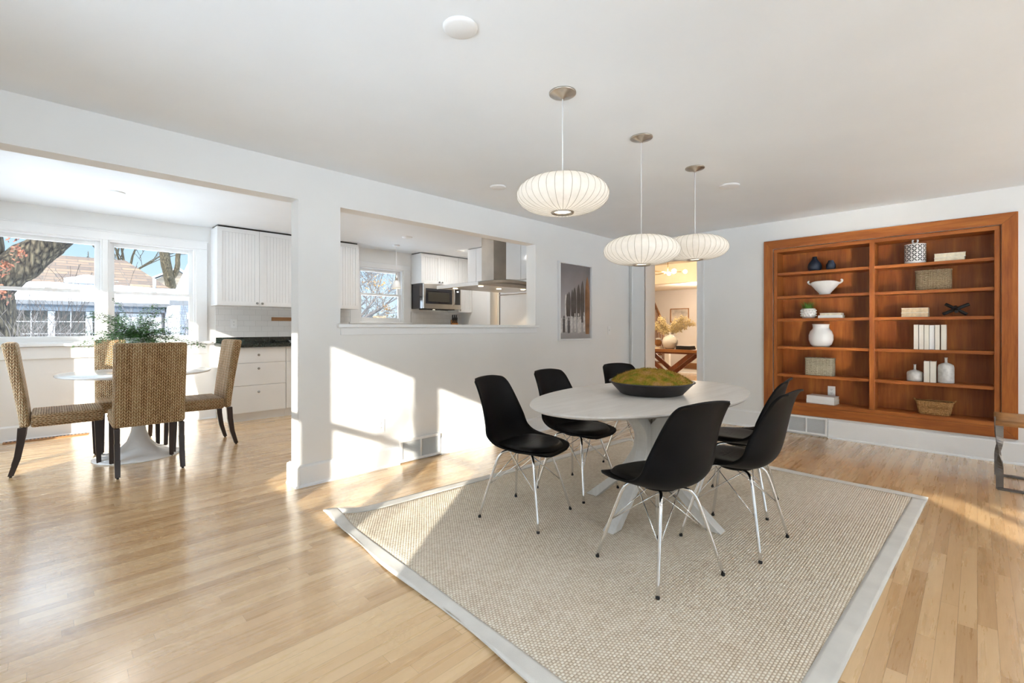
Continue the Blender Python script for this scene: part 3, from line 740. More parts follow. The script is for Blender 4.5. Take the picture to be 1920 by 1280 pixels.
# ---------------------------------------------------------------- breakfast corner
t = thing('tulip_table', 'round white pedestal table in the breakfast corner', 'table', (.585, 5.6, 0))
MB().lathe([(1e-5, .757), (.50, .760), (.565, .772), (.575, .782), (.575, .788), (.57, .790), (1e-5, .790)], n=80).build('tabletop', M['white_gloss'], t)
MB().lathe([(.335, 0), (.337, .006), (.325, .016), (.25, .035), (.15, .075), (.09, .14), (.058, .23), (.046, .34), (.050, .50), (.075, .66), (.12, .740), (.16, .757)], n=64).build('pedestal', M['white_gloss'], t)

def grass_chair(label):
    root = thing('seagrass_chair', label, 'chair', group='seagrass chairs round the breakfast table')
    W = .242
    # backrest: leaning slab with rounded edges
    def fr(z):
        k = max(0, (z-.39)/.69); return -.25-.105*k**1.25, -.185-.085*k**1.15
    P = []; n = 12
    poly = [(fr(.39+.69*k/n)[0], .39+.69*k/n) for k in range(n+1)]+[(fr(.39+.69*k/n)[1], .39+.69*k/n+.0) for k in range(n, -1, -1)]
    MB().prism(poly, 'y', -W, W).build('backrest', M['seagrass'], root, bevel=.026, seg=4, uv='std')
    se = MB().box(-.186, .265, -W+.002, W-.002, .385, .492)
    se.build('seat', M['seagrass'], root, bevel=.018, seg=4, uv='rope')
    MB().tube([(-.18, -W, .432), (.262, -W, .432), (.266, W, .432), (-.18, W, .432)], .0035, 6).build('seam_cord', M['seagrass'], root, uv='std')
    for s in (1, -1):
        f0 = MB(); a, b = .021, .016
        f0.add([(.222-a, s*.212-a, .39), (.222+a, s*.212-a, .39), (.222+a, s*.212+a, .39), (.222-a, s*.212+a, .39),
                (.232-b, s*.214-b, .012), (.232+b, s*.214-b, .012), (.232+b, s*.214+b, .012), (.232-b, s*.214+b, .012)],
               [(3,2,1,0), (4,5,6,7), (0,1,5,4), (1,2,6,5), (2,3,7,6), (3,0,4,7)])
        l1 = f0.build('leg', M['darkwood'], root, bevel=.002)
        MB().lathe([(.009, 0), (.009, .013), (1e-5, .013)], (.232, s*.214, 0), 12).build('foot_glide', M['black_rb'], l1)
        r0 = MB(); R = [(-.235, .026, .39), (-.243, .024, .27), (-.262, .021, .14), (-.298, .017, .012)]
        for i in range(3):
            (u, w1, z), (u2, w2, z2) = R[i], R[i+1]
            r0.add([(u-w1, s*.214-.019, z), (u+w1, s*.214-.019, z), (u+w1, s*.214+.019, z), (u-w1, s*.214+.019, z),
                    (u2-w2, s*.214-.017, z2), (u2+w2, s*.214-.017, z2), (u2+w2, s*.214+.017, z2), (u2-w2, s*.214+.017, z2)],
                   [(0,1,5,4), (1,2,6,5), (2,3,7,6), (3,0,4,7)]+([(3,2,1,0)] if i == 0 else [])+([(4,5,6,7)] if i == 2 else []))
        l2 = r0.build('leg', M['darkwood'], root, bevel=.002)
        MB().lathe([(.009, 0), (.009, .013), (1e-5, .013)], (-.298, s*.214, 0), 12).build('foot_glide', M['black_rb'], l2)
    return root
sp = [((.587, 5.12), PI/2, 'seagrass chair with its plaited back to the camera, in front of the white pedestal table'),
      ((.065, 5.69), 0, 'leftmost seagrass chair, side on, with its dark legs kicked back'),
      ((.555, 6.13), -PI/2, 'seagrass chair behind the pedestal table, against the window wall'),
      ((1.06, 5.64), PI, 'seagrass chair on the right of the pedestal table, in front of the drawers')]
g0 = grass_chair(sp[0][2])
for i, ((x, y), rz, lab) in enumerate(sp):
    o = g0 if i == 0 else copy_tree(g0)
    o.location = (x, y, 0); o.rotation_euler.z = rz; o['label'] = lab

# fern in a white pot on the pedestal table
t = thing('potted_fern', 'leafy green fern spreading from a white pot on the round white table', 'plant', (.585, 5.60, .790))
MB().lathe([(1e-5, 0), (.060, 0), (.075, .03), (.088, .12), (.092, .24), (.096, .305), (.102, .318), (.100, .323), (.088, .318), (.086, .29), (1e-5, .29)], n=48).build('pot', M['white_matte'], t)
rnd = random.Random(11); lf = MB(); st = MB()
def frond(a, el, ln, droop):
    p = Vector((0, 0, .29)); d = Vector((math.cos(a)*math.cos(el), math.sin(a)*math.cos(el), math.sin(el))); pts = [p.copy()]; n = 15
    for k in range(n):
        d.z -= droop; d.normalize(); p = p+d*ln/n; pts.append(p.copy())
    st.tube(pts, [.0016*(1-.8*i/n) for i in range(n+1)], 4, caps=False)
    side = Vector((-math.sin(a), math.cos(a), 0))
    for k in range(2, n+1):
        q = pts[k]; w_ = ln*.17*math.sin(PI*min(1, k/n*.8+.22))+.008
        for s in (1, -1):
            for m in range(7):
                tt = (m+.6)/7; base_ = q+side*s*w_*tt+(pts[min(k+1, n)]-pts[k-1])*.25*tt+Vector((rnd.uniform(-.012,.012),rnd.uniform(-.012,.012),rnd.uniform(-.018, .018)))
                l = rnd.uniform(.006, .012); aa = rnd.uniform(0, 2*PI); e1 = Vector((math.cos(aa), math.sin(aa), rnd.uniform(-.5, .5)))*l; e2 = e1.cross(Vector((rnd.uniform(-.5,.5), rnd.uniform(-.5,.5), 1))).normalized()*l*.55
                lf.add([base_-e1, base_+e2, base_+e1, base_-e2], [(0,1,2,3)])
for k in range(64):
    a = 2*PI*k/64+rnd.uniform(-.15, .15)
    frond(a, rnd.uniform(.10, 1.3), rnd.uniform(.24, .46), rnd.uniform(.03, .12))
for a in (PI*.70, PI*.74, -.60, -.75, -.9, PI*.8, -.5): frond(a, .30, .56, .05)
lf.build('foliage', M['leaf'], t, fixn=False); st.build('stems', M['stem'], t)

# unseen disc lamps added in the rear half of the dining room for fill
for (x, y) in ((1.2, -1.4), (3.2, -1.4), (5.0, -1.4), (1.2, -3.6), (3.2, -3.6), (5.0, -3.6)):
    o = MB().lathe([(1e-5, -.014), (.060, -.013), (.070, -.008), (.072, -.002), (.072, 0)], (x, y, CD), 40).build('ceiling_disc', M['disc'], off=(x, y, CD)); o.location = (x, y, CD)
    tagobj(o, 'added white ceiling disc behind the viewer, '+('nearer row, ' if y > -2 else 'farther row, ')+('window side' if x < 2 else ('middle' if x < 4 else 'bookcase side')), 'ceiling light', 'added ceiling discs of the rear half')
    ld = bpy.data.lights.new('disc_fill_light', 'AREA'); ld.shape = 'DISK'; ld.size = .13; ld.energy = 4; ld.color = (.90, .95, 1)
    lo = bpy.data.objects.new('disc_fill_light', ld); C.objects.link(lo); lo.location = (x, y, CD-.016)
# ---------------------------------------------------------------- cherry bookcase built into the wall
bk = thing('bookcase', 'large built-in cherry wood bookcase with two bays of shelves in the right wall', 'bookcase', (XB, .77, .22), world=True)
fx0, fx1 = XB-.024, XB-.0005
def mitre(poly, mat, nm='casing_board'): MB().prism(poly, 'x', fx0, fx1).build(nm, mat, bk, bevel=.003)
a0, a1, b0, b1 = -.253, 1.792, .220, 2.225; i0, i1, j0, j1 = -.152, 1.697, .318, 2.127
mitre([(a0,b1),(i0,j1),(i1,j1),(a1,b1)], M['cherry_h']); mitre([(a0,b0),(a1,b0),(i1,j0),(i0,j0)], M['cherry_h'])
mitre([(a0,b0),(i0,j0),(i0,j1),(a0,b1)], M['cherry']); mitre([(a1,b0),(a1,b1),(i1,j1),(i1,j0)], M['cherry'])
c0_, c1_, d0_, d1_ = -.108, 1.655, .356, 2.083
ff = XB-.008
box(ff, XB+.014, -.142, 1.687, d1_, 2.117).build('top_rail', M['cherry_h'], bk, bevel=.002)
box(ff, XB+.014, -.142, 1.687, .304, d0_-.002).build('bottom_rail', M['cherry_h'], bk, bevel=.002)
box(ff, XB+.014, -.142, c0_, d0_-.002, d1_).build('stile', M['cherry'], bk, bevel=.002)
box(ff, XB+.014, c1_, 1.687, d0_-.002, d1_).build('stile', M['cherry'], bk, bevel=.002)
box(ff, 6.268, .748, .792, d0_, d1_).build('divider', M['cherry'], bk, bevel=.002)
box(6.268, 6.283, -.151, 1.696, .3005, 2.126).build('back_panel', M['cherry_shaded'], bk)
box(XB+.0145, 6.268, -.151, c0_, .3005, 2.126).build('side_panel', M['cherry'], bk)
box(XB+.0145, 6.268, c1_, 1.696, .3005, 2.126).build('side_panel', M['cherry'], bk)
box(XB+.0145, 6.268, c0_, c1_, d1_, 2.126).build('top_panel', M['cherry_h'], bk)
SH = [1.843, 1.573, 1.312, .990, .671]
box(XB+.0145, 6.268, c0_, c1_, .3005, .356).build('bottom_panel', M['cherry_h'], bk)
for z in SH:
    for (y0, y1) in ((c0_, .748), (.792, c1_)): box(XB+.010, 6.268, y0, y1, z-.03, z).build('shelf', M['cherry_h'], bk, bevel=.0015)
SH.append(.356)
def at(o, loc, lab, cat, group=None, rz=0):
    o.location = loc; o.rotation_euler.z = rz; return tagobj(o, lab, cat, group)
e_ = .0006
# shelf ornaments ---- left bay
o = MB().lathe([(1e-5, 0), (.045, 0), (.064, .02), (.070, .05), (.062, .085), (.040, .115), (.024, .14), (.022, .165), (.019, .166), (.018, .14), (1e-5, .13)], n=40).build('vase', M['blue_mat'])
at(o, (6.14, 1.302, SH[0]+e_), 'taller navy bottle-necked vase on the top left shelf', 'vase')
o = MB().lathe([(1e-5, 0), (.030, 0), (.043, .015), (.046, .04), (.044, .065), (.028, .092), (.023, .108), (.020, .108), (.018, .09), (1e-5, .085)], n=10).build('vase', M['blue_mat'])
at(o, (6.13, 1.146, SH[0]+e_), 'smaller faceted navy vase on the top left shelf', 'vase')
# footed bowl with ears
t = thing('footed_bowl', 'white footed bowl with curled ears on the second left shelf', 'bowl', (6.14, 1.205, SH[1]+e_))
def bf(i, j):
    a = 2*PI*i; R = [(.055,0),(.050,.012),(.052,.02),(.085,.06),(.115,.10),(.135,.13)]; k = j*(len(R)-1); q = min(int(k), len(R)-2); f = k-q
    r = R[q][0]*(1-f)+R[q+1][0]*f; z = R[q][1]*(1-f)+R[q+1][1]*f; s = abs(math.sin(a))
    return (r*.62*math.cos(a), r*math.sin(a)*(1+.06*j), z + .022*j*(1-s**4)*1.0)
MB().grid(bf, 48, 16, wrapu=True).build('basin', M['white_cer'], t, solid=.006)
for s in (1, -1): MB().tube(catmull([(0, s*.125, .118), (0, s*.145, .128), (0, s*.160, .142), (0, s*.160, .156), (0, s*.148, .160)], 4), [.010]*17, 8).build('handle', M['white_cer'], t)
# bobble pot with grass
t = thing('grass_pot', 'small white knobbly pot of green grass on the third left shelf', 'plant', (6.14, 1.363, SH[2]+e_))
mb = MB().lathe([(1e-5, 0), (.055, 0), (.070, .02), (.074, .06), (.070, .105), (.064, .112), (.060, .105), (1e-5, .09)], n=36)
for k in range(3):
    for q in range(16): a = 2*PI*(q+.5*(k % 2))/16; mb.sphere((.073*math.cos(a), .073*math.sin(a), .03+k*.028), .010, 8)
mb.build('pot', M['white_cer'], t)
rnd = random.Random(5); gm = MB()
for k in range(170):
    a = rnd.uniform(0, 2*PI); r = .05*math.sqrt(rnd.random()); x, y = r*math.cos(a), r*math.sin(a); l = rnd.uniform(.06, .115); o_ = r*1.1+rnd.uniform(0, .02); w_ = .0016; dx, dy = math.cos(a), math.sin(a)
    gm.add([(x-dy*w_, y+dx*w_, .09), (x+dy*w_, y-dx*w_, .09), (x+dy*w_*.7+dx*o_*.4, y-dx*w_*.7+dy*o_*.4, .09+l*.7), (x-dy*w_*.7+dx*o_*.4, y+dx*w_*.7+dy*o_*.4, .09+l*.7), (x+dx*o_, y+dy*o_, .09+l)], [(0,1,2,3), (3,2,4)])
gm.build('grass', M['grass'], t, fixn=False)

def book(loc, w_, h, d, lab, group, flat=True, pages='page', cover='cover', rz=0, tilt=0, pagefront=True):
    """flat: spine/pages long side faces the room; w_ along Y, h thickness, d depth"""
    root = thing('book', lab, 'book', loc, rz, group)
    c = .0025
    if flat:
        mb = MB().box(-d/2, d/2, -w_/2, w_/2, 0, c).box(-d/2, d/2, -w_/2, w_/2, h-c, h)
        if pagefront: mb.box(d/2-c, d/2, -w_/2, w_/2, c, h-c)
        else: mb.box(-d/2, -d/2+c, -w_/2, w_/2, c, h-c)
        mb.build('cover', M[cover], root); g = (.004, 0) if pagefront else (0, .004)
        (MB().box(-d/2+g[0], d/2-c, -w_/2+.003, w_/2-.003, c, h-c) if pagefront else MB().box(-d/2+c, d/2-.004, -w_/2+.003, w_/2-.003, c, h-c)).build('pages', M[pages], root)
    else:   # standing: w_ = height, h = thickness along Y
        mb = MB().box(-d/2, d/2, -h/2, -h/2+c, 0, w_).box(-d/2, d/2, h/2-c, h/2, 0, w_)
        if pagefront: mb.box(d/2-c, d/2, -h/2+c, h/2-c, 0, w_)
        else: mb.box(-d/2, -d/2+c, -h/2+c, h/2-c, 0, w_)
        mb.build('cover', M[cover], root)
        (MB().box(-d/2+.004, d/2-c, -h/2+c, h/2-c, .003, w_-.004) if pagefront else MB().box(-d/2+c, d/2-.004, -h/2+c, h/2-c, .003, w_-.004)).build('pages', M[pages], root)
        root.rotation_euler.x = tilt
    return root
G = 'books turned with their pages outward on the shelves'
z = SH[2]+e_
book((6.14, 1.142, z), .225, .028, .15, 'lower of the two white books beside the grass pot', G, pages='page_l', cover='cover_w', pagefront=False)
book((6.14, 1.140, z+.0285), .200, .026, .14, 'upper of the two books beside the grass pot', G, pages='page_l', cover='cover_w')
book((6.15, 1.226, SH[5]+e_), .270, .045, .17, 'lower of the two cream books on the bottom left shelf', G, pages='cover', cover='cover_w', rz=-.12, pagefront=False)
book((6.15, 1.226, SH[5]+.0461), .268, .040, .165, 'upper of the two cream books on the bottom left shelf', G, pages='cover', cover='cover_w', rz=-.12, pagefront=False)
o = MB().lathe([(1e-5, 0), (.075, 0), (.103, .03), (.118, .08), (.118, .13), (.104, .175), (.082, .200), (.078, .215), (.080, .245), (.086, .252), (.080, .256), (.072, .25), (.070, .21), (1e-5, .19)], n=64).build('jar', M['white_gloss'])
at(o, (6.145, 1.243, SH[3]+e_), 'round white glazed jar with a wide neck on the fourth left shelf', 'jar')
def rbasket(name, lab, loc, w_, d, h, mat, handles=False, flare=0.0, lid=False):
    t = thing(name, lab, 'basket', loc); rnd = random.Random(int(w_*1000))
    mb = MB(); n = 56; rows = max(6, int(h/.011))
    def pt(i, j):
        a = 2*PI*i; k = (abs(math.cos(a))**6+abs(math.sin(a))**6)**(-1/6); z = h*j; f = 1+flare*j
        wob = .0022*math.sin(j*rows*2*PI)+.0012*math.sin(i*2*PI*60)
        return ((d/2*f+wob)*k*math.cos(a), (w_/2*f+wob)*k*math.sin(a), z)
    mb.grid(pt, 112, rows*5, wrapu=True)
    b = len(mb.v); mb.add([pt(i/112, 0) for i in range(112)], [tuple(range(112))])
    mb.add([pt(i/112, .93 if not lid else .985) for i in range(112)], [tuple(range(112))])
    mb.build('woven_body', M[mat], t, uv='std')
    rim = [pt(i/48, 1.0) for i in range(49)]; MB().tube([(x, y, h) for x, y, z in rim], .006, 6, caps=False).build('rim', M[mat], t, uv='std')
    if handles:
        for s in (1, -1): MB().tube(catmull([(-.025, s*(w_/2*(1+flare)), h), (-.02, s*(w_/2*(1+flare)+.012), h+.014), (0, s*(w_/2*(1+flare)+.018), h+.018), (.02, s*(w_/2*(1+flare)+.012), h+.014), (.025, s*(w_/2*(1+flare)), h)], 4), .0045, 6).build('handle', M[mat], t, uv='std')
    return t
rbasket('rush_basket', 'pale lidded rush basket on the fifth left shelf', (6.14, 1.25, SH[4]+e_), .270, .15, .190, 'rope', lid=True)
# ---- right bay
t = thing('pierced_jar', 'white pierced ceramic jar with a ring lid on the top right shelf', 'jar', (6.14, .440, SH[0]+e_))
MB().lathe([(1e-5, 0), (.080, 0), (.083, .006), (.083, .178), (.080, .184), (.084, .188), (.084, .194), (.02, .205), (1e-5, .205)], n=56).build('body', M['white_cer'], t)
MB().tube([(0, .021*math.cos(2*PI*k/20), .226+.021*math.sin(2*PI*k/20)) for k in range(21)], .0075, 8, caps=False).build('ring_handle', M['white_cer'], t)
mb = MB()
for q in range(12):
    for r_ in range(4):
        for (da, dz, ang) in ((-.5, -.5, 1), (.5, -.5, -1), (-.5, .5, -1), (.5, .5, 1)):
            a = 2*PI*(q+.5*0+da*.46)/12; zc = .026+.042*(r_+.5)*.98+dz*.020-.004
            T = Vector((-math.sin(a), math.cos(a), 0)); N_ = Vector((math.cos(a), math.sin(a), 0)); U = (T*ang+Vector((0,0,1))).normalized(); V_ = (T-Vector((0,0,1))*ang).normalized()
            c = N_*.0836+Vector((0,0,zc)); L_, w_ = .0135, .0048
            mb.add([c+U*L_*math.cos(x)+V_*w_*math.sin(x) for x in [2*PI*k/8 for k in range(8)]], [tuple(range(8))])
mb.build('hole_shade', M['dark'], t)  # dark ovals laid on the body give the shade inside the holes
z = SH[0]+e_
book((6.14, .190, z), .215, .034, .15, 'lower of the two cream books on the top right shelf', G, pages='page_l')
book((6.145, .188, z+.0345), .220, .040, .155, 'upper of the two cream books on the top right shelf', G, pages='page_l', rz=.04)
rbasket('rush_basket', 'rectangular grey-brown rush basket on the second right shelf', (6.145, .305, SH[1]+e_), .262, .14, .192, 'rope_d', lid=True)
z = SH[2]+e_
book((6.14, .440, z), .205, .040, .15, 'lower of the two tan-paged books on the third right shelf', G)
book((6.14, .440, z+.0405), .205, .048, .15, 'upper of the two tan-paged books on the third right shelf', G, rz=.02)
# jack sculpture
t = thing('jack_sculpture', 'black crossed-bar sculpture on the third right shelf', 'sculpture', (6.14, .145, SH[2]+.070))
for (d_, L_) in (((.25, -.86, .44), .105), ((.15, .80, .55), .092), ((.86, .05, .28), .08)):
    v_ = Vector(d_).normalized()*L_; MB().tube([-v_, v_], .0165, 6).build('bar', M['black_mt'], t, bevel=.003)
z = SH[3]+e_
hs = [(.428, .037, .243, 'page', -.01), (.3885, .036, .242, 'page', 0), (.3505, .036, .240, 'page', 0), (.312, .037, .240, 'cover_w', 0), (.273, .036, .239, 'page_l', .015), (.2285, .038, .241, 'page', .045)]
on = ['leftmost of the six books standing on the fourth right shelf', 'second from the left of the six books on the fourth right shelf', 'third from the left of the six books on the fourth right shelf',
      'white-spined book standing fourth among the six on the fourth right shelf', 'second from the right of the six books on the fourth right shelf', 'rightmost leaning book of the six on the fourth right shelf']
for (y, th, hh, pg, tl), lab in zip(hs, on): book((6.14, y, z+(.001 if tl else 0)), hh, th-.002, .15, lab, G, flat=False, pages=pg, pagefront=False if pg != 'cover_w' else True, tilt=0, cover='cover_w' if pg == 'cover_w' else 'cover')
z = SH[4]+e_
book((6.14, .350, z), .205, .042, .14, 'left of the two standing books between the grey bottles', G, flat=False, pages='page_l', pagefront=False)
book((6.14, .304, z), .205, .042, .14, 'right of the two standing books between the grey bottles', G, flat=False, pagefront=False)
o = MB().lathe([(1e-5, 0), (.058, 0), (.063, .006), (.063, .075), (.058, .092), (.035, .105), (.012, .112), (.010, .12), (.010, .160), (.013, .166), (.006, .166), (1e-5, .15)], n=40).build('bottle', M['speck_cer'])
at(o, (6.135, .442, z), 'short squat grey-white bottle left of the two books on the fifth right shelf', 'bottle', 'ceramic bottles')
o = MB().lathe([(1e-5, 0), (.058, 0), (.060, .006), (.060, .150), (.055, .172), (.035, .186), (.013, .194), (.011, .20), (.011, .238), (.014, .244), (.006, .244), (1e-5, .23)], n=40).build('bottle', M['speck_cer'])
at(o, (6.135, .214, z), 'tall grey-white bottle right of the two books on the fifth right shelf', 'bottle', 'ceramic bottles')
rbasket('wicker_basket', 'low golden wicker basket with end handles on the bottom right shelf', (6.145, .297, SH[5]+e_), .225, .125, .125, 'wicker', True, .22)
outlet('white outlet behind the books on the bottom left bookcase shelf', 'x', 6.268, -1, 1.165, .485)

# ---------------------------------------------------------------- picture of surfboards
px0, px1, pz0, pz1 = 4.372, 5.054, 1.045, 2.02
t = thing('framed_picture', 'white framed tall print of people standing below a row of surfboards', 'picture', ((px0+px1)/2, YP, pz0), world=True)
mb = MB().box(px0, px0+.022, YP-.035, YP-.001, pz0, pz1).box(px1-.022, px1, YP-.035, YP-.001, pz0, pz1).box(px0+.022, px1-.022, YP-.035, YP-.001, pz0, pz0+.022).box(px0+.022, px1-.022, YP-.035, YP-.001, pz1-.022, pz1)
mb.build('frame', M['white_matte'], t, bevel=.002)
def printmat():
    tt = NT('faded_print'); s = tt.n('ShaderNodeSeparateXYZ'); tt.l(tt.obj(), s.inputs[0]); n = tt.noise(tt.obj(), 5, 4)
    f = tt.math('ADD', s.outputs[2], tt.math('MULTIPLY', n, .15))
    tt.base(tt.ramp(f, [(.08, (.30,.28,.27)), (.30, (.46,.43,.42)), (.60, (.36,.32,.32)), (.97, (.20,.18,.18))]), .25); return tt.m
yp = YP-.012
box(px0+.022, px1-.022, yp, YP-.001, pz0+.022, pz1-.022).build('print', printmat(), t)
U0, U1, V0, V1 = px0+.022, px1-.022, pz0+.022, pz1-.022
def UV(u, v): return (U0+(U1-U0)*u, V0+(V1-V0)*v)
pb = plain('print_board', (.085,.070,.065), .35, var=.2, vs=8); pbw = plain('print_board_brown', (.26,.12,.05), .35, var=.2, vs=8); pl = plain('print_pale', (.62,.58,.55), .4, var=.15, vs=30); pk = plain('print_dark', (.10,.09,.09), .4)
def boardshape(u, vb, vt, hw, mat, y):
    P = []
    for k in range(21): s = k/20; P.append((UV(u+1.1*hw*(1-(max(0, (s-.35)/.65))**4.5)*(.75+.25*min(1, s/.35)), vb+(vt-vb)*s)))
    L_ = [(2*UV(u, 0)[0]-x, z_) for x, z_ in reversed(P)]
    MB().prism(P+L_[1:], 'y', y, yp+.0005).build('surfboard_image', mat, t)
for k, (u, vb, vt, hw, mt) in enumerate([(.20, .30, .60, .028, pl), (.25, .30, .61, .042, pb), (.30, .3, .635, .042, pb), (.40, .3, .668, .040, pb), (.475, .28, .70, .052, pb), (.605, .26, .745, .055, pb), (.735, .22, .80, .058, pb), (.90, .06, .866, .070, pbw)]):
    boardshape(u, vb, vt, hw, mt, yp-.0006-.00012*k)
rnd = random.Random(9)
for k, (u, h) in enumerate([(.06,.20), (.14,.22), (.20,.22), (.29,.21), (.37,.22), (.485,.25), (.60,.27), (.66,.22), (.79,.27)]):
    vb = .075+.01*(k % 3); g = MB()
    for (a, b, w0, w1) in ((0, .5, .012, .020), (.5, .82, .026, .034), (.84, 1.0, .016, .016)):
        for off in ((-.016, .016) if a == 0 else (0,)):
            (xA, zA), (xB, zB) = UV(u+off-w0, vb+h*a), UV(u+off+w1*0-w1, vb+h*b); xC, xD = UV(u+off+w1, 0)[0], UV(u+off+w0, 0)[0]
            g.prism([(xA, zA), (xB, zB), (xC, zB), (xD, zA)], 'y', yp-.0022, yp)
    g.build('person_image', pl if k not in (1, 3) else pk, t)

# ---------------------------------------------------------------- kitchen cabinets
def bead_door(root, x0, x1, z0, z1, y, knob=None, name='door'):
    """door facing -Y with a grooved panel"""
    f = .055; mb = MB()
    mb.box(x0, x0+f, y, y+.02, z0, z1).box(x1-f, x1, y, y+.02, z0, z1).box(x0+f, x1-f, y, y+.02, z1-f, z1).box(x0+f, x1-f, y, y+.02, z0, z0+f)
    n = max(2, round((x1-x0-2*f)/.040)); st = (x1-x0-2*f)/n
    for k in range(n): mb.box(x0+f+k*st+.0022, x0+f+(k+1)*st-.0022, y+.008, y+.016, z0+f, z1-f)
    mb.box(x0+f, x1-f, y+.0125, y+.018, z0+f, z1-f)
    d = mb.build(name, M['cab'], root)
    if knob: knob_at(d, knob[0], y, knob[1])
    return d
def knob_at(parent, x, y, z, r=.016):
    k = MB().lathe([(1e-5, 0), (r*.45, 0), (r*.4, .012), (r*.95, .018), (r, .024), (r*.7, .030), (1e-5, .032)], n=20)
    k.xf(Matrix.Translation((x, y, z)) @ Matrix.Rotation(PI/2, 4, 'X')); return k.build('knob', M['knob'], parent)
def upper(x0, x1, z0, z1, label, doors, kz, y0=6.87, kside=None):
    t = thing('wall_cabinet', label, 'cabinet', ((x0+x1)/2, 7.03, z0), world=True, group='beadboard wall cabinets')
    box(x0, x1, y0+.0205, 7.199, z0, z1).build('body', M['cab'], t, bevel=.001)
    n = len(doors)
    for (a, b, ks) in doors: bead_door(t, a+.0015, b-.0015, z0+.002, z1-.002, y0, (b-.032 if ks > 0 else a+.032, kz))
    return t
upper(1.504, 2.475, 1.497, 2.512, 'white beadboard wall cabinet with two doors, left of the pier', [(1.504, 2.000, 1), (2.000, 2.475, -1)], 1.535)
upper(2.477, 3.433, 1.497, 2.512, 'white beadboard wall cabinet left of the kitchen window, seen through the wall opening', [(2.477, 2.955, 1), (2.955, 3.433, -1)], 1.535)
upper(4.592, 5.415, 1.990, 2.518, 'short white wall cabinet above the microwave', [(4.592, 5.005, 1), (5.005, 5.415, -1)], 2.03)
upper(5.418, 5.745, 1.500, 2.518, 'narrow full height white wall cabinet right of the microwave', [(5.418, 5.745, -1)], 1.54)
struct('gap_shade_1', box(1.52, 3.42, 6.90, 7.19, 2.5125, 2.534), M['dark']); struct('gap_shade_2', box(4.60, 5.74, 6.95, 7.19, 2.5185, 2.534), M['dark'])  # dark strips stand in for the shadow gap above the wall cabinets
box(1.508, 2.47, 6.895, 7.19, 1.490, 1.4965)
t = thing('backsplash', 'white subway tile backsplash behind the granite counter', 'tile', (2.5, 7.19, 1.0), world=True)
box(1.555, 3.439, 7.186, 7.199, 1.0, 1.4965).build('tile_field', M['subway'], t)
box(4.59, 5.749, 7.186, 7.199, 1.0, 1.4995).build('tile_field', M['subway'], t)

YB = 6.625
def base_cab(x0, x1, label, kind, end=False):
    t = thing('base_cabinet', label, 'cabinet', ((x0+x1)/2, 6.9, 0), world=True, group='white base cabinets')
    box(x0, x1, YB+.0205, 7.165, .10, .954).build('body', M['cab'], t, bevel=.001)
    box(x0+.0, x1, YB+.052, 7.165, .0, .099).build('toe_kick', M['cab'], t)
    if kind == 'drawers':
        for (a, b, kz) in ((.752, .945, .852), (.462, .748, .686), (.115, .458, .392)):
            d = box(x0+.002, x1-.002, YB, YB+.02, a, b).build('drawer', M['cab'], t, bevel=.0015); knob_at(d, (x0+x1)/2, YB, a+(b-a)*.52 if a > .7 else (.675 if a > .4 else .372))
    else:
        d = box(x0+.002, x1-.002, YB, YB+.02, .752, .945).build('drawer', M['cab'], t, bevel=.0015); knob_at(d, (x0+x1)/2, YB, .852)
        m = (x0+x1)/2
        for a, b, kx in ((x0, m, m-.04), (m, x1, m+.04)):
            d = box(a+.002, b-.002, YB, YB+.02, .115, .748).build('door', M['cab'], t, bevel=.0015); knob_at(d, kx, YB, .70)
base_cab(1.575, 2.258, 'white base cabinet with three drawers behind the right seagrass chair', 'drawers')
base_cab(2.260, 3.25, 'white base cabinet right of the drawer unit, mostly hidden by the pier', 'doors')
base_cab(3.252, 4.58, 'white base cabinet under the kitchen window, behind the partition', 'doors')
base_cab(4.582, 5.74, 'white base cabinet below the microwave, behind the partition', 'doors')
t = thing('worktop', 'dark green speckled granite worktop with a low upstand along the kitchen wall', 'worktop', (3.6, 6.9, .955), world=True)
box(1.545, 5.748, YB-.035, 7.199, .955, .999).build('slab', M['granite'], t, bevel=.004)
box(1.555, 5.748, 7.165, 7.1855, .9995, 1.075).build('upstand', M['granite'], t, bevel=.002)
tagobj(box(2.25, 2.75, 7.165, 7.1855, 1.305, 1.358).build('knife_rail', M['oakrail'], bevel=.002), 'brown wooden rail mounted on the subway tiles', 'rail')
t = thing('serving_tray', 'white tray on the granite worktop beside the pier', 'tray', (2.50, 6.78, 1.0))
MB().prism([(-.10,0),(.10,0),(.125,.03),(.118,.03),(.095,.006),(-.095,.006),(-.118,.03),(-.125,.03)], 'y', -.09, .09).build('tray_body', M['white_cer'], t)
t = thing('canister', 'dark grey canister at the back of the granite worktop', 'canister', (2.66, 7.06, 1.0))
MB().lathe([(1e-5,0),(.06,0),(.063,.005),(.063,.17),(1e-5,.172)], n=32).build('body', M['grey'], t); MB().lathe([(.064,.171),(.064,.195),(.05,.2),(1e-5,.2)], n=32).build('lid', M['black_mt'], t)
t = thing('knife_block', 'wooden knife block with dark handles behind the sill of the wall opening', 'knife block', (5.36, 6.93, 1.0), rz=-.5)
MB().prism([(-.09,0),(.10,0),(.04,.36),(-.13,.27)], 'x', -.06, .06).build('block', M['oaktable'], t, bevel=.006)
for k in range(3):
    for q in range(2):
        x = -.035+.035*k; u = -.07+.07*q; MB().tube([(x, u-.02, .30+.05*q), (x, u-.055, .395+.05*q)], .011, 8).build('knife_handle', M['black_mt'], t)
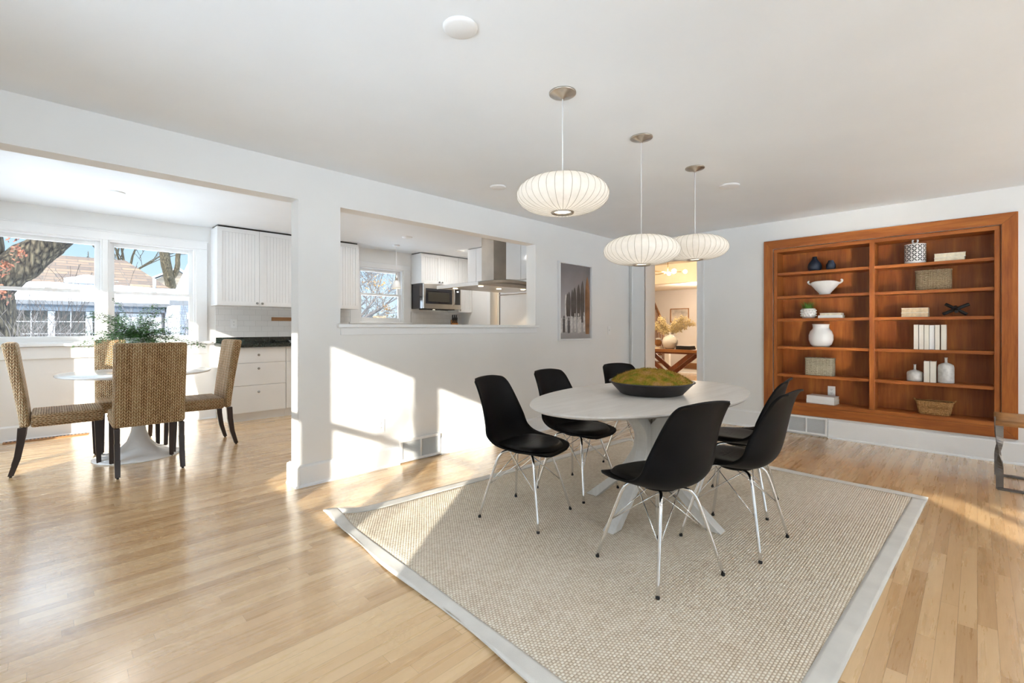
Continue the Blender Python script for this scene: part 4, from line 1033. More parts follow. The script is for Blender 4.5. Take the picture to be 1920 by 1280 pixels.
# microwave
t = thing('microwave', 'over-the-range stainless microwave with a black glass door', 'microwave', (4.99, 7.0, 1.545), world=True)
mx0, mx1, my, mz0, mz1 = 4.594, 5.413, 6.79, 1.545, 1.985
box(mx0, mx1, my+.04, 7.186, mz0, mz1).build('housing', M['black_gl'], t, bevel=.002)
d = box(mx0, mx1-.155, my, my+.039, mz0+.0, mz1).build('door', M['steel'], t, bevel=.004)
box(mx0+.035, mx1-.21, my-.003, my+.001, mz0+.085, mz1-.085).build('door_glass', M['black_gl'], d, bevel=.002)
box(mx0+.085, mx1-.27, my-.0045, my-.0025, mz0+.125, mz1-.15).build('door_window', plain('microwave_mesh', (.05,.045,.035), .25), d)
MB().tube(catmull([(mx1-.185, my-.001, mz0+.07), (mx1-.185, my-.035, mz0+.10), (mx1-.185, my-.045, (mz0+mz1)/2), (mx1-.185, my-.035, mz1-.10), (mx1-.185, my-.001, mz1-.07)], 5), .012, 12).build('handle', M['steel'], d)
cp = box(mx1-.1535, mx1, my, my+.039, mz0, mz1).build('control_panel', M['steel'], t, bevel=.003)
box(mx1-.145, mx1-.02, my-.003, my+.001, mz0+.085, mz1-.07).build('keypad', M['black_gl'], cp, bevel=.001)
box(mx1-.10, mx1-.06, my-.004, my-.0028, mz1-.125, mz1-.105).build('display', emis('clock_glow', (.9,.95,1), 1.5), cp)
box(mx0+.10, mx1-.10, my+.06, 7.1, mz0-.012, mz0-.0005).build('underside_grille', M['black_mt'], t)
MB().lathe([(1e-5,-.014),(.02,-.014),(.02,-.0125)], (mx0+.28, my+.10, mz0), 16).build('cooktop_lamp', M['hoodlamp'], t)
# sink pendant
t = thing('sink_pendant', 'small white bell pendant lamp hanging in front of the kitchen window', 'pendant lamp', (3.937, 6.60, CK), world=True)
MB().lathe([(.055,0),(.055,-.012),(.02,-.022),(1e-5,-.022)], (3.937,6.6,CK), 28).build('canopy', M['white_matte'], t)
MB().tube([(3.937,6.6,CK-.02),(3.937,6.6,2.08)], .004, 8).build('cord', M['white_matte'], t)
MB().lathe([(.006,2.09),(.012,2.085),(.012,2.03),(.020,2.015),(.024,1.965)], (3.937,6.6,0), 24).build('socket', M['nickel'], t)
MB().lathe([(.024,1.970),(.042,1.955),(.058,1.915),(.069,1.86),(.073,1.838)], (3.937,6.6,0), 36, caps=False).build('shade', M['white_cer'], t, solid=.003)
MB().sphere((3.937,6.6,1.878), .024, 14).build('bulb', M['bulb'], t)
# island hood
t = thing('range_hood', 'stainless chimney range hood with a curved glass canopy, seen through the wall opening', 'range hood', (4.25, 4.62, CK), world=True)
hx0, hx1, hy0, hy1, hz = 3.60, 4.84, 4.19, 5.02, 1.735
def arc(u): return .075*(1-(2*u-1)**2)
cg = MB().grid(lambda i, j: (hx0+(hx1-hx0)*i, hy0+(hy1-hy0)*j, hz+.012+arc(i)), 40, 4)
cg.build('glass_canopy', M['hoodglass'], t, solid=.006)
MB().prism([(hx0+(hx1-hx0)*k/30, hz+.006+arc(k/30)) for k in range(31)]+[(hx0+(hx1-hx0)*k/30, hz-.020+arc(k/30)*.85) for k in range(30, -1, -1)], 'y', hy0, hy0+.012).build('edge_trim', M['steel'], t)
box(hx0-.004, hx0+.006, hy0, hy1, hz-.022, hz+.022).build('edge_trim', M['white_gloss'], t, bevel=.003)
mb = MB(); mb.prism([(hx0+.05,hz-.012),(hx1-.05,hz-.012),(hx1-.30,hz+.065),(hx0+.30,hz+.065)], 'y', hy0+.05, hy1-.05); mb.build('extractor_body', M['steel'], t, bevel=.004)
for (x, y) in ((hx0+.18, hy0+.16), (hx1-.3, hy0+.16), (hx0+.18, hy1-.16), (hx0+.62, hy0+.3)):
    MB().lathe([(1e-5,-.0165),(.030,-.0165),(.032,-.0125)], (x, y, hz), 20).build('lamp', M['hoodlamp'], t)
box(4.135, 4.365, 4.50, 4.74, hz+.066, CK).build('chimney', M['steel'], t, bevel=.002)
# fridge and tall cabinets
t = thing('refrigerator', 'white panelled refrigerator with a steel bar handle, right end of the kitchen', 'refrigerator', (5.38, 4.85, 0), world=True)
box(5.03, 5.745, 4.40, 5.295, 0, 1.76).build('body', M['cab'], t, bevel=.003)
d = box(5.0, 5.0295, 4.402, 5.293, .0, 1.758).build('door', M['white_gloss'], t, bevel=.004)
MB().tube([(4.955, 4.48, 1.715), (4.955, 5.25, 1.715)], .009, 12).tube([(4.999, 5.20, 1.715), (4.955, 5.20, 1.715)], .007, 10).tube([(4.999, 4.52, 1.715), (4.955, 4.52, 1.715)], .007, 10).build('bar_handle', M['steel'], d)
box(5.0, 5.028, 5.296, 5.31, .0, 1.76).build('side_gasket', M['dark'], t)
t = thing('tall_cabinet', 'white overhead cabinet block above the refrigerator', 'cabinet', (5.38, 5.2, 1.93), world=True)
box(5.0205, 5.745, 4.40, 6.09, 1.93, 2.53).build('body', M['cab'], t)
for (a, b) in ((5.872, 6.09), (5.30, 5.868), (4.84, 5.296), (4.40, 4.836)): box(5.0, 5.02, a+.001, b-.001, 1.932, 2.525).build('door', M['white_gloss'], t, bevel=.002)
box(5.03, 5.745, 4.40, 5.29, 1.765, 1.928).build('filler_panel', M['cab'], t)
struct('door_1', MB().box(5.86, 5.895, 5.45, 6.28, 0, 2.095), M['creamwall'])
struct('trim_13', MB().box(5.728, 5.75, 6.33, 6.42, 0, 2.17).box(5.728, 5.75, 5.40, 6.33, 2.101, 2.17), M['trim'], bevel=.003)

# unseen kitchen discs added for fill light, and the hood lamps
for (x, y), wh in (((2.2, 5.3), 'nearest the drawers'), ((3.7, 5.9), 'nearest the kitchen window'), ((5.0, 6.3), 'nearest the microwave')):
    o = MB().lathe([(1e-5, -.014), (.062, -.013), (.073, -.008), (.075, -.002), (.075, 0)], (x, y, CK), 40).build('ceiling_disc', M['disc'], off=(x, y, CK)); o.location = (x, y, CK)
    tagobj(o, 'added unseen white kitchen ceiling disc '+wh, 'ceiling light', 'added kitchen ceiling discs')
for (x, y) in ((2.2, 5.3), (3.7, 5.9), (5.0, 6.3), (.447, 5.968)):  # the visible breakfast disc is lit for fill as well
    ld = bpy.data.lights.new('disc_fill_light', 'AREA'); ld.shape = 'DISK'; ld.size = .13; ld.energy = 3 if x > 1 else 3; ld.color = (1, .97, .93)
    lo = bpy.data.objects.new('disc_fill_light', ld); C.objects.link(lo); lo.location = (x, y, CK-.016)
for (x, y) in ((3.78, 4.35), (4.54, 4.35), (4.22, 4.5)):
    ld = bpy.data.lights.new('hood_light', 'SPOT'); ld.energy = 5; ld.spot_size = 2.2; ld.color = (1, .82, .58); ld.shadow_soft_size = .03
    lo = bpy.data.objects.new('hood_light', ld); C.objects.link(lo); lo.location = (x, y, 1.70)

# ---------------------------------------------------------------- hall beyond the doorway
struct('floor_hall', box(6.31, 13.0, 1.0, 7.4, -.12, 0), M['floor'])
struct('ceiling_hall', box(5.9, 13.0, 1.0, 7.4, 2.54, 2.7), M['warmwall'])
struct('wall_hall_end', box(12.1, 12.25, 1.0, 7.4, 0, 2.54), M['warmwall'])
struct('wall_hall_left', box(6.31, 12.1, 7.2, 7.4, 0, 2.54), M['warmwall'])
struct('wall_hall_right', box(6.31, 12.1, 1.0, 1.15, 0, 2.54), M['warmwall'])
struct('wall_hall_header', MB().box(9.2, 9.35, 1.15, 7.2, 2.14, 2.54).box(9.35, 12.1, 1.15, 7.2, 2.24, 2.30), M['creamwall'])
struct('baseboard_hall', base_x(MB(), 12.1, -1, 1.15, 7.2, .12), M['trim'])
# console table
t = thing('console_table', 'rustic wooden console table with crossed legs in the hall beyond the doorway', 'table', (8.7, 4.35, 0), world=True)
box(8.45, 8.97, 3.64, 5.06, .735, .792).build('tabletop', M['oaktable'], t, bevel=.006)
box(8.50, 8.92, 3.74, 4.96, .705, .7345).build('apron', M['redwood'], t)
for X_ in (8.50, 8.84):
    for s in (1, -1):
        a = Vector((X_+.035, 4.30-s*.50, .704)); b = Vector((X_+.035, 4.30+s*.38, .0)); d_ = (b-a).normalized(); n_ = Vector((0, -d_.z, d_.y))
        hw = .052; P = [(a.y-hw*1.25, .704), (a.y+hw*1.25, .704), (b.y+hw*1.25, 0), (b.y-hw*1.25, 0)]
        MB().prism(P, 'x', X_+(.0 if s > 0 else .036), X_+(.035 if s > 0 else .07)).build('leg', M['redwood'], t, bevel=.003)
t = thing('vase', 'round cream vase full of pale blossom branches on the console table', 'vase', (8.62, 4.262, .7925))
MB().lathe([(1e-5,0),(.075,0),(.120,.04),(.148,.11),(.146,.17),(.115,.23),(.070,.258),(.052,.268),(.052,.285),(.046,.285),(.044,.26),(1e-5,.2)], n=48).build('body', M['white_gloss'], t)
rnd = random.Random(21); tw = MB(); bl = MB()
R_ = Vector((.709,-.705,0))
for k in range(16):
    s = -1.0+2.0*k/15; ln = .36+.16*rnd.random()+(.12 if s > .6 else 0)
    d_ = (R_*s*.95+Vector((rnd.uniform(-.25,.25), rnd.uniform(-.25,.25), 0))+Vector((0,0,.75-.12*abs(s)))).normalized(); p = Vector((0,0,.25)); pts = [p.copy()]
    for q in range(7): p = p+d_*ln/7+Vector((rnd.uniform(-.012,.012), rnd.uniform(-.012,.012), .0)); d_.z -= .045; pts.append(p.copy())
    tw.tube(pts, .0022, 4, caps=False)
    for q in range(2, 8):
        for m_i in range(22):
            c = pts[q]+Vector((rnd.gauss(0,.022), rnd.gauss(0,.022), rnd.gauss(0,.022))); r = rnd.uniform(.007,.015)
            bl.add([c+Vector((r,0,0)), c+Vector((0,r,0)), c+Vector((-r,0,0)), c+Vector((0,-r,0)), c+Vector((0,0,r)), c-Vector((0,0,r))], [(0,1,4),(1,2,4),(2,3,4),(3,0,4),(1,0,5),(2,1,5),(3,2,5),(0,3,5)])
tw.build('branches', M['twig'], t); bl.build('blossom', M['blossom'], t)
book((8.62, 3.945, .7925), .30, .035, .22, 'lower of the two black books on the console table', 'black books on the console table', cover='black_mt', pages='black_mt')
book((8.62, 3.95, .828), .29, .032, .21, 'upper of the two black books on the console table', 'black books on the console table', cover='black_mt', pages='black_mt')
book((8.60, 4.52, .7925), .20, .04, .20, 'pale book at the left of the cream vase on the console table', 'stack left of the vase', cover='cover_w', pages='page_l')
t = thing('shell_ornament', 'golden shell ornament stacked on the pale book at the left of the vase', 'ornament', (8.60, 4.50, .833))
MB().sphere((0,0,.075), .075, 16, (1,1,1)).build('shell_body', M['oaktable'], t); MB().sphere((0,0,.150), .05, 14, (1,1.2,.5)).build('shell_top', M['white_cer'], t)
# chandelier
t = thing('chandelier', 'brass branching lamp with glowing globe bulbs in the hall', 'chandelier', (8.05, 4.02, 2.54), world=True)
br = plain('brass', (.55,.36,.14), .25, 1.0)
cx_, cy_, cz_ = 8.05, 4.02, 2.235
MB().tube([(cx_,cy_,cz_),(cx_,cy_,2.54)], .006, 8).build('stem', br, t); MB().lathe([(.06,0),(.06,-.02),(1e-5,-.03)], (cx_,cy_,2.54), 24).build('canopy', br, t)
for k, (dr, dz, f) in enumerate(((.02,-.03,0),(.13,.02,.05),(.30,0,-.05),(-.20,-.04,.1),(-.30,.0,-.1))):
    e2 = Vector((cx_,cy_,cz_))+R_*dr+Vector((.705,.709,0))*f+Vector((0,0,dz))
    MB().tube([(cx_,cy_,cz_+dz*.3), tuple(e2)], .006, 8).build('arm', br, t)
    if k < 3: MB().sphere(e2, .045 if k == 1 else .036, 16).build('bulb', M['bulb'], t)
for (x, y, z, pw, c_, r) in ((8.05,4.02,2.20,26,(1,.78,.52),.08), (10.6,4.6,2.0,30,(1,.88,.76),.12), (7.0,5.6,2.2,9,(1,.82,.6),.1)):  # one at the chandelier, two unseen ones without any fixture
    ld = bpy.data.lights.new('hall_light', 'POINT'); ld.energy = pw; ld.color = c_; ld.shadow_soft_size = r
    lo = bpy.data.objects.new('hall_light', ld); C.objects.link(lo); lo.location = (x, y, z)
# hall picture, grille, stair
t = thing('framed_picture', 'small thin-framed pale print on the far hall wall', 'picture', (12.09, 5.70, 1.36), world=True)
mb = MB(); y0, y1, z0, z1 = 5.44, 5.96, 1.355, 1.735
mb.box(12.07,12.099,y0,y0+.02,z0,z1).box(12.07,12.099,y1-.02,y1,z0,z1).box(12.07,12.099,y0+.02,y1-.02,z0,z0+.02).box(12.07,12.099,y0+.02,y1-.02,z1-.02,z1); mb.build('frame', M['oakrail'], t)
box(12.085,12.099,y0+.02,y1-.02,z0+.02,z1-.02).build('print', plain('pale_print', (.66,.60,.52), .4, var=.2, vs=5), t)
t = thing('return_grille', 'brown lattice air return at the foot of the far hall wall', 'vent', (12.05, 5.4, .12), world=True)
box(12.05,12.067,4.95,5.75,.125,.275).build('plate', M['oaktable'], t)
mb = MB()
for k in range(26):
    for q in range(5): mb.box(12.0485,12.0505,4.965+k*.030,4.983+k*.030,.135+q*.027,.152+q*.027)
mb.build('slots', M['dark'], t)
t = thing('staircase', 'wooden staircase with a dark handrail and white risers in the hall', 'stairs', (10.9, 5.6, 0), world=True)
a = Vector((10.55, 5.27, 0)); dv = Vector((.75, .66, 0)); nv = Vector((-dv.y, dv.x, 0))
for k in range(6):
    c = a+dv*(.30*k); h = .18*(k+1)
    MB().obox((c+nv*.36+dv*.15+Vector((0,0,h/2-.015))), dv*.15, nv*.36, (0,0,h/2-.015)).build('riser', M['trim'], t)
    MB().obox((c+nv*.36+dv*.14+Vector((0,0,h-.013))), dv*.17, nv*.38, (0,0,.015)).build('tread', M['stair'], t)
    for q in (0, 1):
        b = c+dv*(.08+.13*q); top = 1.02+.18*(k+.5+.4*q)-.0
        MB().tube([(b.x, b.y, h), (b.x, b.y, top)], .014, 6).build('baluster', M['stair'], t)
r0 = a-dv*.02+Vector((0,0,1.05)); r1 = a+dv*1.8+Vector((0,0,1.05+.18*6)); MB().tube([r0, r1], .032, 8).build('handrail', M['stair'], t)
MB().box(a.x-.05,a.x+.05,a.y-.05,a.y+.05,0,1.12).build('newel_post', M['trim'], t, bevel=.004)

# ---------------------------------------------------------------- leather stool at the right edge
t = thing('leather_stool', 'tan leather stool on twisted dark iron straps at the right edge of the picture', 'stool', (5.22, -.45, 0), world=True)
sx0, sx1, sy1, sy0 = 4.98, 5.47, -.105, -.78
def seat(i, j):
    x = sx0+(sx1-sx0)*i; y = sy1+(sy0-sy1)*j; e = abs(2*i-1)**8
    return (x, y, .505-.030*math.sin(PI*i)*1.0+.01*math.sin(PI*j)-.05*e*0)
MB().grid(seat, 24, 14).build('seat', M['tan'], t, solid=.012)
for X_ in (sx0, sx1): MB().tube([(X_, sy1+.01, .497), (X_, sy0-.01, .497)], .020, 12).build('seat_roll', M['tan'], t)
def strap(X_, y, ph):
    mb = MB(); n = 24; vs = []
    for k in range(n+1):
        z = .498*k/n+.004; a = ph+PI*max(0, min(1, (z-.14)/.26)); ca, sa = math.cos(a), math.sin(a); w_, th = .020, .004
        for (p, q) in ((-w_,-th),(w_,-th),(w_,th),(-w_,th)): vs.append((X_+q*ca+p*sa*1.0, y+p*ca-q*sa, z))
    fs = [(4*k+i, 4*k+(i+1)%4, 4*k+4+(i+1)%4, 4*k+4+i) for k in range(n) for i in range(4)]+[(0,1,2,3)[::-1], (4*n,4*n+1,4*n+2,4*n+3)]
    mb.add(vs, fs); return mb
for X_ in (sx0+.02, sx1-.0): 
    for y in (sy1-.012, sy0+.012): strap(X_, y, 0).build('leg', M['iron'], t)
    box(X_-.02, X_+.02, sy0, sy1, .0, .014).build('floor_bar', M['iron'], t, bevel=.001)
box(sx0, sx1, sy0, sy0+.03, .0145, .028).build('cross_bar', M['iron'], t)

# ---------------------------------------------------------------- outdoors beyond the breakfast window
def branchy(mb, p, d, r, ln, depth, rnd, tips, spread=.55, seg=4, up=.12, minr=.004, keep=.72):
    pts = [Vector(p)]; rs = [r]; d = Vector(d).normalized()
    for k in range(seg):
        d = (d+Vector((rnd.uniform(-1,1), rnd.uniform(-1,1), rnd.uniform(-.5,1)*up))*.16).normalized(); pts.append(pts[-1]+d*ln/seg); rs.append(max(minr, r*(1-(1-keep)*(k+1)/seg)))
    mb.tube(pts, rs, 7 if r > .03 else 4, caps=False)
    if depth <= 0: tips.append(pts[-1]); return
    for k in range(3 if depth > 1 else 2):
        a = rnd.uniform(0, 2*PI); s = Vector((math.cos(a), math.sin(a), rnd.uniform(-.2,.5)))
        i = seg if k == 0 else rnd.randint(1, seg)
        branchy(mb, pts[i], (d+s*spread*(.6 if k == 0 else 1.2)), rs[i]*(.75 if k == 0 else .5), ln*rnd.uniform(.6,.85), depth-1, rnd, tips, spread, seg, up, minr, keep)
# big oak trunk with a leaning limb
rnd = random.Random(4); t = thing('oak_tree', 'massive rough-barked tree with a thick leaning limb outside the breakfast window', 'tree', (-.95, 11.0, -.5), world=True)
def bumpy(mb, am, sc):
    out = []
    for v in mb.v:
        p = Vector(v); n_ = noise.noise_vector(p*sc); out.append(tuple(p+n_*am))
    mb.v = out; return mb
tr = MB().tube(catmull([(-.92,10.9,-.5,), (-.89,10.9,.6), (-.88,10.9,1.35), (-.88,10.9,1.9)], 8), [.56-.004*k for k in range(25)], 28)
tr.tube(catmull([(-.95,10.9,1.35), (-.68,10.9,1.85), (-.28,10.88,2.32), (.12,10.8,2.78), (.75,10.65,3.45), (1.6,10.5,4.1)], 8), [max(.10,.34-.0060*k) for k in range(41)], 28)
tr.tube(catmull([(-.92,10.95,1.5), (-.90,11.0,2.4), (-.92,11.05,3.6), (-1.0,11.1,5.4)], 8), [.44-.008*k for k in range(25)], 24)
bumpy(tr, .05, 2.2); bumpy(tr, .018, 9).build('trunk', M['bark'], t)
tm = MB(); tips = []
branchy(tm, (1.5,10.5,4.0), (.8,0,.5), .14, 1.8, 3, rnd, tips); branchy(tm, (-1.1,11.1,5.2), (.2,.2,1), .2, 2, 3, rnd, tips)
branchy(tm, (.35,10.7,3.0), (.9,.1,.10), .03, .9, 2, rnd, tips, minr=.004); tm.build('branches', M['bark'], t)
lm = MB(); dl = plain('dead_leaf', (.20,.06,.025), .7, var=.4, vs=20)
def leaves(lm, c, n, s, r, rnd, sz=(.018,.04)):
    for k in range(n):
        p = Vector(c)+Vector((rnd.gauss(0,s), rnd.gauss(0,s*.6), rnd.gauss(0,r))); l = rnd.uniform(*sz); u = Vector((rnd.uniform(-1,1),rnd.uniform(-1,1),rnd.uniform(-1,1))).normalized()*l; v = u.orthogonal().normalized()*l*.6
        lm.add([p-u, p+v, p+u, p-v], [(0,1,2,3)])
for c in ((-.42,10.3,2.62), (-.50,10.3,2.1), (-.50,10.3,1.72), (-.36,10.3,2.35)): leaves(lm, c, 40, .05, .06, rnd)
for k in range(10): leaves(lm, (.52+.058*k, 10.3, 2.66+.02*math.sin(k*2)), 14, .03, .022, rnd, (.012,.028))
lm.build('dead_leaves', dl, t, fixn=False)

# garage with snow-covered eaves and brown shingle roof
M['ext_white'] = plain('exterior_white_paint', (.33,.34,.36), .6)
t = thing('garage', 'pale garage with paned windows, snowy eaves and brown shingle roof', 'building', (1, 18.9, -.5), world=True)
gx0, gx1, gy = -9.0, 2.62, 18.9
ze, zr, yr = 1.97, 3.95, 24.4
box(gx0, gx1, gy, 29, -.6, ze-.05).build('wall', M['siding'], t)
rz_ = lambda y: ze+(zr-ze)*(y-18.5)/(yr-18.5)
rf = MB().add([(gx0,18.5,ze),(3.45,18.5,ze),(2.13,yr,zr),(gx0,yr,zr),(gx0,18.5,ze-.05),(3.45,18.5,ze-.05),(2.13,yr,zr-.05),(gx0,yr,zr-.05)], [(0,1,2,3),(7,6,5,4),(0,4,5,1),(1,5,6,2),(2,6,7,3),(3,7,4,0)]); rf.build('roof', M['shingle'], t)
def snowslab(i, j):
    x = gx0+(3.40-gx0)*i*(1-.028*j); y = 18.42+(1.75+.10*math.sin(x*2.1))*j; return (x, y, rz_(y)+.10+.02*math.sin(x*3+y*2) if .02 < j < .98 else rz_(y)+.01)
MB().grid(snowslab, 80, 12).build('roof_snow', M['snow'], t, solid=.05)
mx_, mw_, mh_ = .28, 1.08, .36
sm = MB().grid(lambda i, j: (mx_+mw_*i, 20.15+.8*j, rz_(20.15+.8*j)+.03+mh_*(math.sin(PI*min(1,max(0,i)))**.7)*(1-j*.75)), 24, 8)
sm.add([(mx_+mw_*k/24, 20.15, rz_(20.15)+.02) for k in range(25)]+[(mx_+mw_*k/24, 20.15, rz_(20.15)+.03+mh_*math.sin(PI*k/24)**.7) for k in range(25)], [(k,k+1,26+k,25+k) for k in range(24)])
sm.build('snow_mound', M['snow'], t)
box(.26, 1.38, 20.0, 20.14, rz_(20.15)-.02, rz_(20.15)+.10).build('snow_mound_curb', M['extgrey'], t)
MB().tube([(2.55,20.3,rz_(20.3)),(2.55,20.3,rz_(20.3)+.36)], .05, 10).build('vent_pipe', M['ext_white'], t)
box(gx0, 3.45, 18.40, 18.49, ze-.10, ze+.01).build('gutter', M['grey'], t); box(gx0, 2.6, 18.52, 18.88, ze-.27, ze-.09).build('fascia', M['extgrey'], t)
wx = [(-1.4,-.08),(.08,.73),(.87,1.48)]
for k, (a, b) in enumerate(wx):
    g = box(a, b, 18.86, 18.90,   .35, 1.69).build('window', M['extglass'], t); mb = MB(); n = max(1, round((b-a)/.33))
    for q in range(1, n): x = a+(b-a)*q/n; mb.box(x-.012, x+.012, 18.845, 18.862,   .35, 1.69)
    for zz in (.70, 1.04, 1.39): mb.box(a, b, 18.846, 18.861, zz-.012, zz+.012)
    mb.build('muntins', M['ext_white'], g)
for x in (0, .80): box(x-.075, x+.075, 18.78, 18.86, -.5, 1.69).build('window_post', M['ext_white'], t)
box(1.50, 2.55, 18.80, 18.88, -.5, 1.66).build('door_panel', M['ext_white'], t)
# wing on the right with a low snowy roof
t = thing('garden_wing', 'white brick wing with a steep snow-covered roof right of the garage', 'building', (5.2, 17, -.5), world=True)
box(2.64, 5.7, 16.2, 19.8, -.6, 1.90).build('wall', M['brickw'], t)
MB().add([(2.35,15.9,1.97),(5.8,15.9,1.97),(5.8,20,3.75),(3.56,20,3.75), (2.35,15.9,1.85),(5.8,15.9,1.85),(5.8,20,3.6),(3.56,20,3.6)], [(0,1,2,3),(7,6,5,4),(0,4,5,1),(3,7,4,0)]).build('roof', M['snow'], t)
box(2.33, 5.8, 15.82, 15.895, 1.84, 1.98).build('gutter', M['grey'], t)
box(2.45, 2.56, 16.05, 16.15, -.5, 1.84).build('downpipe', M['ext_white'], t); box(2.80, 3.0, 16.12, 16.195, -.5, 1.45).build('doorway', M['grey'], t)
# gabled house in the distance
t = thing('gabled_house', 'distant tan house with a white-edged gable behind the garage', 'building', (5.5, 38, -.5), world=True)
MB().prism([(4.7,0),(6.45,0),(6.45,4.55),(5.82,5.0),(4.7,4.3)], 'y', 37, 43).build('wall', M['siding_t'], t)
MB().prism([(4.2,4.15),(5.82,5.06),(6.62,4.52),(6.62,4.62),(5.82,5.18),(4.2,4.27)], 'y', 36.6, 43.4).build('roof_edge', M['ext_white'], t)
box(6.05, 6.35, 36.93, 36.995, 3.6, 4.2).build('window', M['extgrey'], t); box(3.6, 4.69, 38, 43, 0, 3.95).build('side_wall', M['siding_t'], t)
# trees
t = thing('bare_tree', 'leaning bare tree with a lopped knot, in front of the gabled house', 'tree', (4.1, 27.0, -.5), world=True)
mb = MB(); mb.tube(catmull([(4.15,27,-.5), (4.12,27,2.2), (4.0,27,3.4), (3.78,27,4.6), (3.55,27,6.6)], 6), [.27-.004*k for k in range(25)], 16)
mb.tube(catmull([(4.05,27,3.5), (4.28,27,4.1), (4.30,27,5.2), (4.40,27,6.6)], 5), [.13-.004*k for k in range(16)], 12); bumpy(mb, .05, 2.5).build('trunk', M['bark2'], t)
mb = MB(); rnd = random.Random(8); tips = []
for d_ in ((-1,0,.3), (1,.1,.4), (-.7,.2,.9), (.6,.2,.9), (0,0,1)): branchy(mb, (3.65,27,5.6), d_, .07, 1.5, 4, rnd, tips, minr=.012)
branchy(mb, (4.35,27,5.2), (1,0,.1), .05, 1.3, 4, rnd, tips, minr=.010); mb.build('branches', M['bark2'], t)
MB().sphere((3.90,26.76,3.55), .11, 12).build('knot', M['bark2'], t)
t = thing('bare_tree', 'thin bare crown spreading over the ridge of the garage roof', 'tree', (3.0, 34.0, -.5), world=True)
mb = MB(); rnd = random.Random(15); tips = []
mb.tube([(3.0,34,-.5),(2.95,34,4.2)], [.2,.12], 8)
for d_ in ((-1,0,.8),(1,0,.8),(0,0,1),(-.4,0,1),(.5,0,.9)): branchy(mb, (2.95,34,4.2), d_, .07, 1.5, 4, rnd, tips, minr=.014)
mb.build('crown', M['bark2'], t)
def conifer(lab, x, y, z0, h, r):
    t = thing('conifer', lab, 'tree', (x, y, -.5), world=True); rnd = random.Random(int(x*10)); mb = MB(); fm = plain('conifer_green', (.015,.028,.025), .9, var=.4, vs=9) if 'conifer_green' not in bpy.data.materials else bpy.data.materials['conifer_green']
    MB().tube([(x,y,-.5),(x,y,z0+h)], [.15,.02], 6).build('trunk', M['bark2'], t)
    n = 26
    for k in range(n):
        z = z0+h*k/n; rr = r*(1-k/n)+.05
        for q in range(9):
            a = rnd.uniform(0, 2*PI); l = rr*rnd.uniform(.6,1.1); p = Vector((x,y,z)); e1 = p+Vector((l*math.cos(a), l*math.sin(a), -l*.25)); s = Vector((-math.sin(a), math.cos(a), 0))*l*.16; m_q = (p+e1)/2
            mb.add([p, m_q+s+Vector((0,0,.03)), e1, m_q-s+Vector((0,0,.03))], [(0,1,2,3)])
    mb.build('needles', fm, t, fixn=False)
conifer('small dark conifer tip behind the ridge at the right edge of the left pane', 1.66, 40, 3.0, 3.1, .75)
conifer('small dark conifer behind the hip of the garage roof in the right pane', 4.65, 45.6, 2.6, 3.4, 1.0)
def shrub(lab, x, y, h, n, seed, mat='ext_twig', sp=.5):
    t = thing('bare_shrub', lab, 'shrub', (x, y, -.5), world=True); rnd = random.Random(seed); mb = MB(); tips = []
    for k in range(n):
        a = 2*PI*k/n; branchy(mb, (x+.08*math.cos(a), y+.08*math.sin(a), -.5), (math.cos(a)*sp, math.sin(a)*sp, 1), .012, h*.45, 3, rnd, tips, spread=.5, minr=.0028, up=.4)
    mb.build('twigs', M[mat], t); return tips
M['greytwig'] = plain('grey_twig', (.085,.072,.066), .8, var=.25, vs=20)
shrub('dense tangle of bare grey twigs at the foot of the oak trunk', -.42, 9.75, 1.75, 16, 31, 'greytwig', .45)
shrub('tall bare reddish shrub in front of the garage windows', .12, 12.3, 2.5, 9, 32, 'ext_twig', .35)
shrub('low bare shrub left of the middle window post', .02, 13.9, 1.9, 9, 33, 'greytwig', .6)
shrub('bare shrub right of the garage window post, below the mullion', .72, 13.6, 1.9, 8, 34, 'ext_twig', .6)
shrub('bare arching shrub against the snowy wing in the right pane', 2.25, 13.9, 2.4, 9, 35, 'greytwig', .5)
# tree outside the sunny rear windows
t = thing('bare_tree', 'bare tree outside the rear windows, its branches dappling the sunlit partition', 'tree', (-8.0, -4.2, -.5), world=True)
mb = MB(); rnd = random.Random(41); tips = []
mb.tube([(-8.9,-3.4,-.5),(-8.85,-3.45,1.4),(-8.7,-3.6,2.6)], [.22,.19,.15], 10)
for d_ in ((.9,-.9,.7),(.5,-.6,1),(.1,-1,.9),(.4,.6,.9)): branchy(mb, (-8.7,-3.6,2.5), d_, .06, 1.2, 3, rnd, tips, minr=.010, spread=.65)
mb.build('branches', M['bark2'], t)
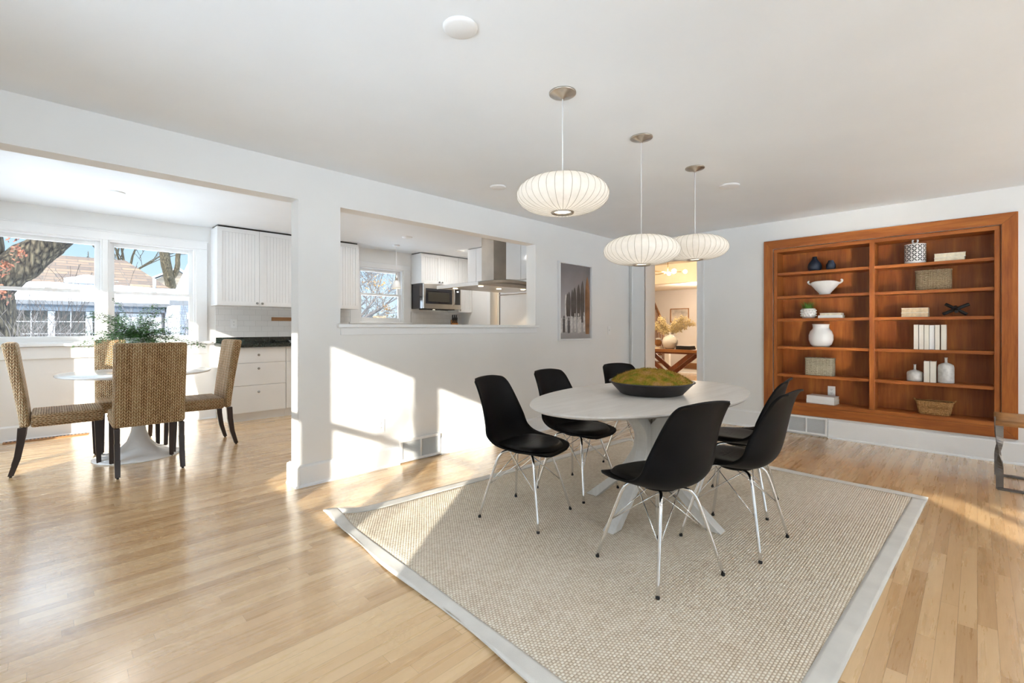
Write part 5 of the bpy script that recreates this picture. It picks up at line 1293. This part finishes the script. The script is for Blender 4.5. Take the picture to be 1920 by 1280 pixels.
# beyond the kitchen window
rnd = random.Random(77)
t = thing('bare_tree', 'bare branching tree filling the upper half of the kitchen window', 'tree', (8.5, 15.5, -.5), world=True)
mb = MB(); tips = []; mb.tube([(7.4,15.5,-.5),(7.5,15.5,1.3)], [.16,.12], 10)
for d_ in ((-1,0,.9),(1,0,.6),(.3,.2,1),(-.5,.2,.8),(1,-.1,1.2),(.6,0,.4),(-.9,0,.4)): branchy(mb, (7.5,15.5,1.3), d_, .055, 1.3, 5, rnd, tips, minr=.007, spread=.7)
mb.build('branches', M['greytwig'], t)
lm = MB(); leaves(lm, (8.35,15.3,2.75), 160, .28, .28, rnd, (.03,.06)); leaves(lm, (8.75,15.3,1.9), 70, .16, .14, rnd, (.03,.06)); lm.build('yellow_leaves', plain('yellow_leaf', (.22,.11,.025), .7, var=.4, vs=15), t, fixn=False)
t = thing('hedge', 'tangled brown and olive hedge in the lower half of the kitchen window', 'hedge', (8.3, 16.5, -.5), world=True, kind='stuff')
mb = MB(); tips = []
for k in range(16): branchy(mb, (7.0+.36*k, 19.0+rnd.uniform(-.4,.4), -.4), (rnd.uniform(-.4,.4), 0, 1), .02, 1.1, 4, rnd, tips, minr=.006, spread=.8)
mb.build('twigs', M['ext_twig'], t); lm = MB()
for p in tips[::2]: leaves(lm, p, 4, .08, .08, rnd, (.03,.055))
lm.build('leaves', plain('olive_leaf', (.05,.048,.02), .8, var=.5, vs=12), t, fixn=False)
t = thing('garden_shed', 'low shed with a dark roof and snow in the corner of the kitchen window', 'building', (6.4, 13.5, -.5), world=True)
box(5.2, 7.1, 13.4, 14.6, -.5, 1.0).build('wall', M['snow'], t); MB().prism([(13.2,1.12),(14.0,1.50),(14.8,1.12),(14.8,1.0),(13.2,1.0)], 'x', 5.0, 7.35).build('roof', M['grey'], t)
t = thing('stone_post', 'mottled orange stone post in front of the hedge in the kitchen window', 'post', (8.05, 14.6, -.5), world=True)
box(7.85, 8.20, 14.4, 14.7, -.5, 1.62).build('post', plain('mottled_stone', (.20,.14,.08), .8, var=.45, vs=14), t, bevel=.02)

# tidy helper properties
for o in bpy.data.objects:
    for k in ('_w', '_bx', '_by', '_bz'):
        if k in o: del o[k]
